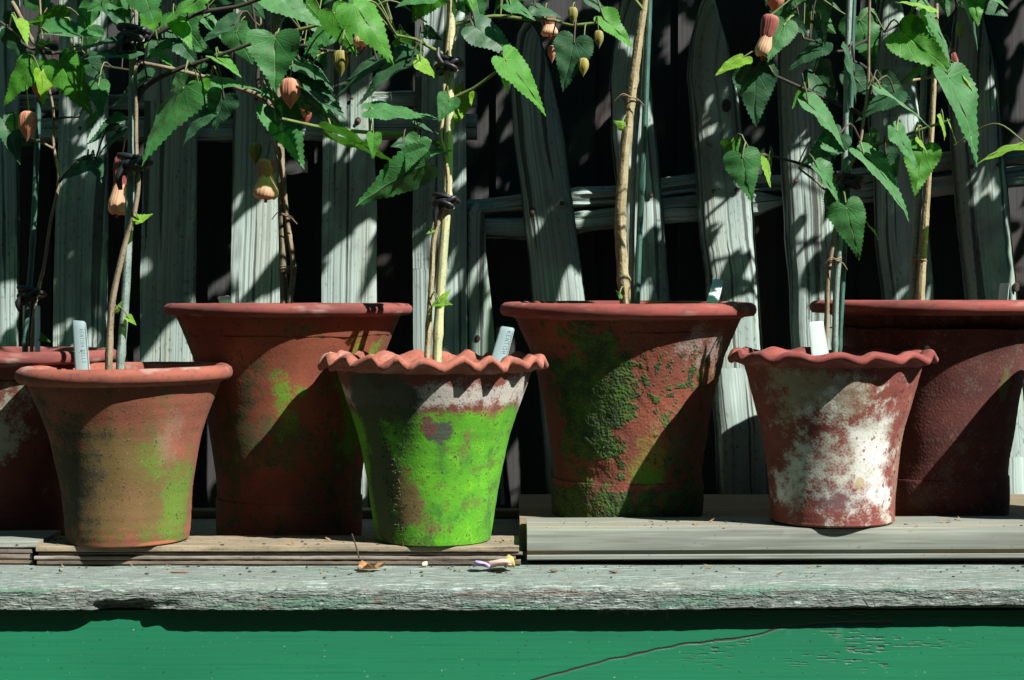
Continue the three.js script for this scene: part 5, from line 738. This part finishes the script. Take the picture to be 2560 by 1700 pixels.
// fallen blossom, curled leaf and scraps
function petalFold(pts, w, twist) { const rings = pts.map((p, i) => { const ring = []; for (let j = 0; j < 10; j++) { const a = j / 10 * 6.2832, f = w[i]; ring.push(V(p.x + Math.cos(a + twist * i) * f[0] * 0.25, p.y + Math.sin(a + twist * i) * f[1], p.z + Math.cos(a + twist * i) * f[0])); } return ring; }); return loft(rings, {}); }
{
  const z = 0.095, y = 0.0012, at = (px, h, dz = 0) => { const p = P(px, 1400, z); return V(p.x, y + h, z + dz); };
  const g0 = base('fallen_blossom', at(1232, 0), 'crumpled fallen blossom, lilac and cream, on the shelf edge', 'fallen flower');
  const lilac = phys({ color: lin(0.50, 0.38, 0.66), roughness: 0.6, transmission: 0.25, thickness: 0 }), cream = phys({ color: lin(0.72, 0.52, 0.44), roughness: 0.7, transmission: 0.25, thickness: 0 }), husk = std({ color: lin(0.45, 0.33, 0.10) });
  for (const s of [0, 1, 2]) part('petal', petalFold([at(1182 + s * 3, 0.0045 + s * 0.0015, s * 0.004 - 0.004), at(1192, 0.006 + s * 0.0022, s * 0.005 - 0.004), at(1206, 0.0055 + s * 0.002, s * 0.003 - 0.002), at(1219, 0.0045 + s * 0.001, 0), at(1231, 0.005, 0.001)], [[0.003, 0.0016], [0.008, 0.0014], [0.009, 0.0011], [0.006, 0.0018], [0.004, 0.002]], 0.22 + s * 0.12), lilac, g0);
  for (const s of [0, 1, 2]) part('petal', petalFold([at(1222, 0.006, 0), at(1240, 0.006 + s * 0.002, s * 0.006 - 0.006), at(1258, 0.006 + s * 0.003, s * 0.010 - 0.010), at(1272, 0.004 + s * 0.004, s * 0.012 - 0.012)], [[0.005, 0.004], [0.009, 0.0022], [0.012, 0.0018], [0.013, 0.0022]], 0.25), cream, g0);
  part('calyx', petalFold([at(1262, 0.008, 0), at(1272, 0.011, -0.002), at(1282, 0.009, -0.002), at(1286, 0.006, 0)], [[0.006, 0.005], [0.008, 0.007], [0.007, 0.006], [0.003, 0.003]], 0.2), husk, g0);
}
{
  const z = 0.10, c = P(926, 1400, z), B = V(c.x, 0.006, z), g0 = base('dry_leaf', V(c.x, 0.001, z), 'curled orange dry leaf with its stalk up on the shelf', 'fallen leaf');
  const t = leafTex(50, [0.52, 0.28, 0.07], [0.34, 0.14, 0.06], [0.14, 0.05, 0.07]); for (const q of [t.map, t.bumpMap]) q.repeat.set(1, 0.8); const m = phys({ ...t, bumpScale: 0.001, roughness: 0.8, transmission: 0.3, thickness: 0 });
  const rings = []; for (let i = 0; i <= 9; i++) { const ring = [], f = Math.max(0.04, i / 9); for (let j = 0; j < 26; j++) { const a = j / 26 * 6.2832, ro = 0.0145 * f * (1 + 0.22 * Math.cos(3 * a + 0.6) + 0.25 * noise(Math.cos(a) * 2, Math.sin(a) * 2, 4)), x = Math.cos(a) * ro, zz = Math.sin(a) * ro * 0.75; ring.push(V(c.x + x, 0.0035 + 38 * zz * zz + 22 * x * x * (x > 0 ? 1 : 0.5) + 0.004 * noise(x * 160, zz * 160, 2) * f + 0.0012 * Math.sin(a * 5) * f, z + zz)); } rings.push(ring); }
  part('blade', loft(rings, { caps: false, uv: (i, j) => [0.5 + 0.45 * i / 9 * Math.cos(j / 26 * 6.2832), 0.6 + 0.5 * i / 9 * Math.sin(j / 26 * 6.2832)] }), m, g0);
  part('leaf_stalk', tube([B.clone().add(V(-0.013, 0.010, -0.002)), B.clone().add(V(-0.017, 0.022, -0.008)), B.clone().add(V(-0.022, 0.036, -0.012))], [0.001, 0.0007], { radial: 5, step: 0.004 }), petioleDark, g0);
}
{
  const bitMats = [std({ color: lin(0.42, 0.40, 0.30) }), std({ color: lin(0.20, 0.10, 0.07) }), std({ color: lin(0.30, 0.32, 0.22) }), std({ color: lin(0.13, 0.11, 0.08) })];
  const bit = (name, px, py, y, z, l, w, h, rot, mi, label, cat) => { const g = new THREE.SphereGeometry(0.5, 10, 7), p = g.attributes.position; for (let i = 0; i < p.count; i++) { const q = 1 + 0.5 * noise(p.getX(i) * 3 + px, p.getY(i) * 3, p.getZ(i) * 3); p.setXYZ(i, p.getX(i) * l * q, p.getY(i) * h * q, p.getZ(i) * w * q); } g.computeVertexNormals(); g.rotateY(rot); const a = P(px, py, z); g.translate(a.x, y + h * 0.5, z); return solo(name, g, bitMats[mi], label, cat); };
  bit('seed_husk', 1062, 1410, 0.0008, 0.066, 0.010, 0.004, 0.006, 0.9, 0, 'pale seed husk leaning on the layered boards', 'husk'); bit('bark_flake', 448, 1430, 0.0006, 0.11, 0.02, 0.004, 0.002, 0.06, 1, 'reddish bark flake on the grey shelf board', 'bark flake');
  bit('soil_crumb', 690, 1290, 0.0006, -0.045, 0.008, 0.006, 0.007, 0, 2, 'pale crumb on the shelf between the olive and frilled pots', 'crumb'); bit('small_pebble', 1385, 1430, 0.0008, 0.105, 0.009, 0.006, 0.004, 0.2, 3, 'dark crumb on the shelf before the thick plank', 'crumb'); bit('small_pebble', 1535, 1430, 0.0008, 0.11, 0.010, 0.005, 0.003, 0.1, 3, 'flat dark flake on the shelf under the thick plank', 'crumb');
  // seed on the frilled rim
  bit('seed_husk', 2318, 880, pots.F.by + pots.F.H - 0.002, -0.045, 0.006, 0.004, 0.004, 0.6, 0, 'tiny pale seed on the rim of the white-crusted pot', 'husk');
}
// raised moss tufts and crumbs on the mossy pot and the algae pot
{
  const mk = (pot, prof, mask, n, seed, mats) => { const r = rand(seed), l = []; let tries = 0; const c = new THREE.SplineCurve(prof.map(([a, b]) => new THREE.Vector2(a, b))), H = prof[prof.length - 1][1]; while (l.length < n && tries++ < n * 40) { const t = r(), p = c.getPoint(t), th = lerp(-75, 75, r()), a = th * Math.PI / 180, X = Math.sin(a), Zc = Math.cos(a); if (mask(th, p.y / H, X * p.x, p.y, Zc * p.x) < 0.4 + 0.5 * r()) continue; const s = lerp(0.0004, 0.0016, Math.pow(r(), 2.4)), g = new THREE.IcosahedronGeometry(s, 0), q = g.attributes.position; for (let i = 0; i < q.count; i++) { const k = 1 + 0.5 * noise(q.getX(i) * 900 + tries, q.getY(i) * 900, q.getZ(i) * 900); q.setXYZ(i, q.getX(i) * k, q.getY(i) * k * 0.8, q.getZ(i) * k); } g.translate(pot.x + X * (p.x + s * 0.25), pot.by + p.y, pot.z + Zc * (p.x + s * 0.25)); l.push(g); } return merge(l); };
  const mossMats = [std({ color: lin(0.06, 0.12, 0.014), roughness: 1 }), std({ color: lin(0.055, 0.060, 0.022), roughness: 1 })];
  const potOf = (p) => scene.children.find((o) => o.name.startsWith('terracotta_pot') && Math.abs(o.position.x - p.x) < 1e-6);
  const prD = outline([[132, 1250], [134, 1238], [140, 1198], [150, 1131], [160, 1075], [173, 1014], [190, 962], [207, 913], [222, 868]], 1250, -0.004);
  const m1 = part('moss', mk(pots.E, bigProf, paints.mossMask, 1300, 8, 0), mossMats[0], potOf(pots.E)); m1.userData.kind = 'stuff';
  const m2 = part('dirt_crumbs', mk(pots.D, prD, (th, h) => (blob(th, h, -34, 0.35, 13, 0.4) + 0.4 * blob(th, h, -20, 0.42, 16, 0.05)) * (0.6 + 2 * noise(th * 0.12, h * 14, 3)), 300, 9, 1), mossMats[1], potOf(pots.D)); m2.userData.kind = 'stuff';
}

{ // grit and soil crumbs strewn on the shelf and the boards
  const r = rand(88), l = []; for (let i = 0; i < 420; i++) { const onB = r() < 0.45, x = lerp(-0.6, 0.6, r()), right = x > 0.03, z = onB ? lerp(-0.02, 0.052, r()) : lerp(0.062, 0.15, Math.pow(r(), 1.8)), y = onB ? (right ? TOPR + 0.0035 * (x - 0.02) : TOPL) : 0.0006, s = lerp(0.0004, 0.0018, Math.pow(r(), 3)); const g = new THREE.IcosahedronGeometry(s, 0); g.scale(1 + r(), 0.6, 1 + 0.6 * r()); g.rotateY(r() * 6); g.translate(x, y + s * 0.3, z); l.push(g); }
  const m = solo('soil_grit', merge(l), std({ color: lin(0.05, 0.04, 0.03), roughness: 1 }), 'dark soil grit strewn along the shelf and boards', 'grit'); m.userData.kind = 'stuff';
}

{ // shrivelled leaf crumbs lying about
  const r = rand(93), l = []; for (let i = 0; i < 46; i++) { const x = lerp(-0.56, 0.56, r()), onB = r() < 0.4, z = onB ? lerp(-0.015, 0.05, r()) : lerp(0.064, 0.14, Math.pow(r(), 1.6)), y = onB ? (x > 0.03 ? TOPR + 0.0035 * (x - 0.02) : TOPL) : 0.0008, g = blade({ n: 6, cols: 1, fold: 0.6 * r(), droop: -0.5 * r(), wavy: 0.1, seed: i, wide: 0.5 + 0.5 * r() }); l.push(placeBlade(g, V(x, y + 0.0008, z), V(r() - 0.5, 0.12, r() - 0.5), V(0.2 * (r() - 0.5), 1, 0.2), lerp(0.004, 0.011, r() * r()))); }
  const m = solo('leaf_litter', merge(l), std({ color: lin(0.20, 0.13, 0.06), roughness: 0.9 }), 'small brown shrivelled leaf crumbs scattered on shelf and boards', 'litter'); m.userData.kind = 'stuff';
}

renderer.render(scene, camera);
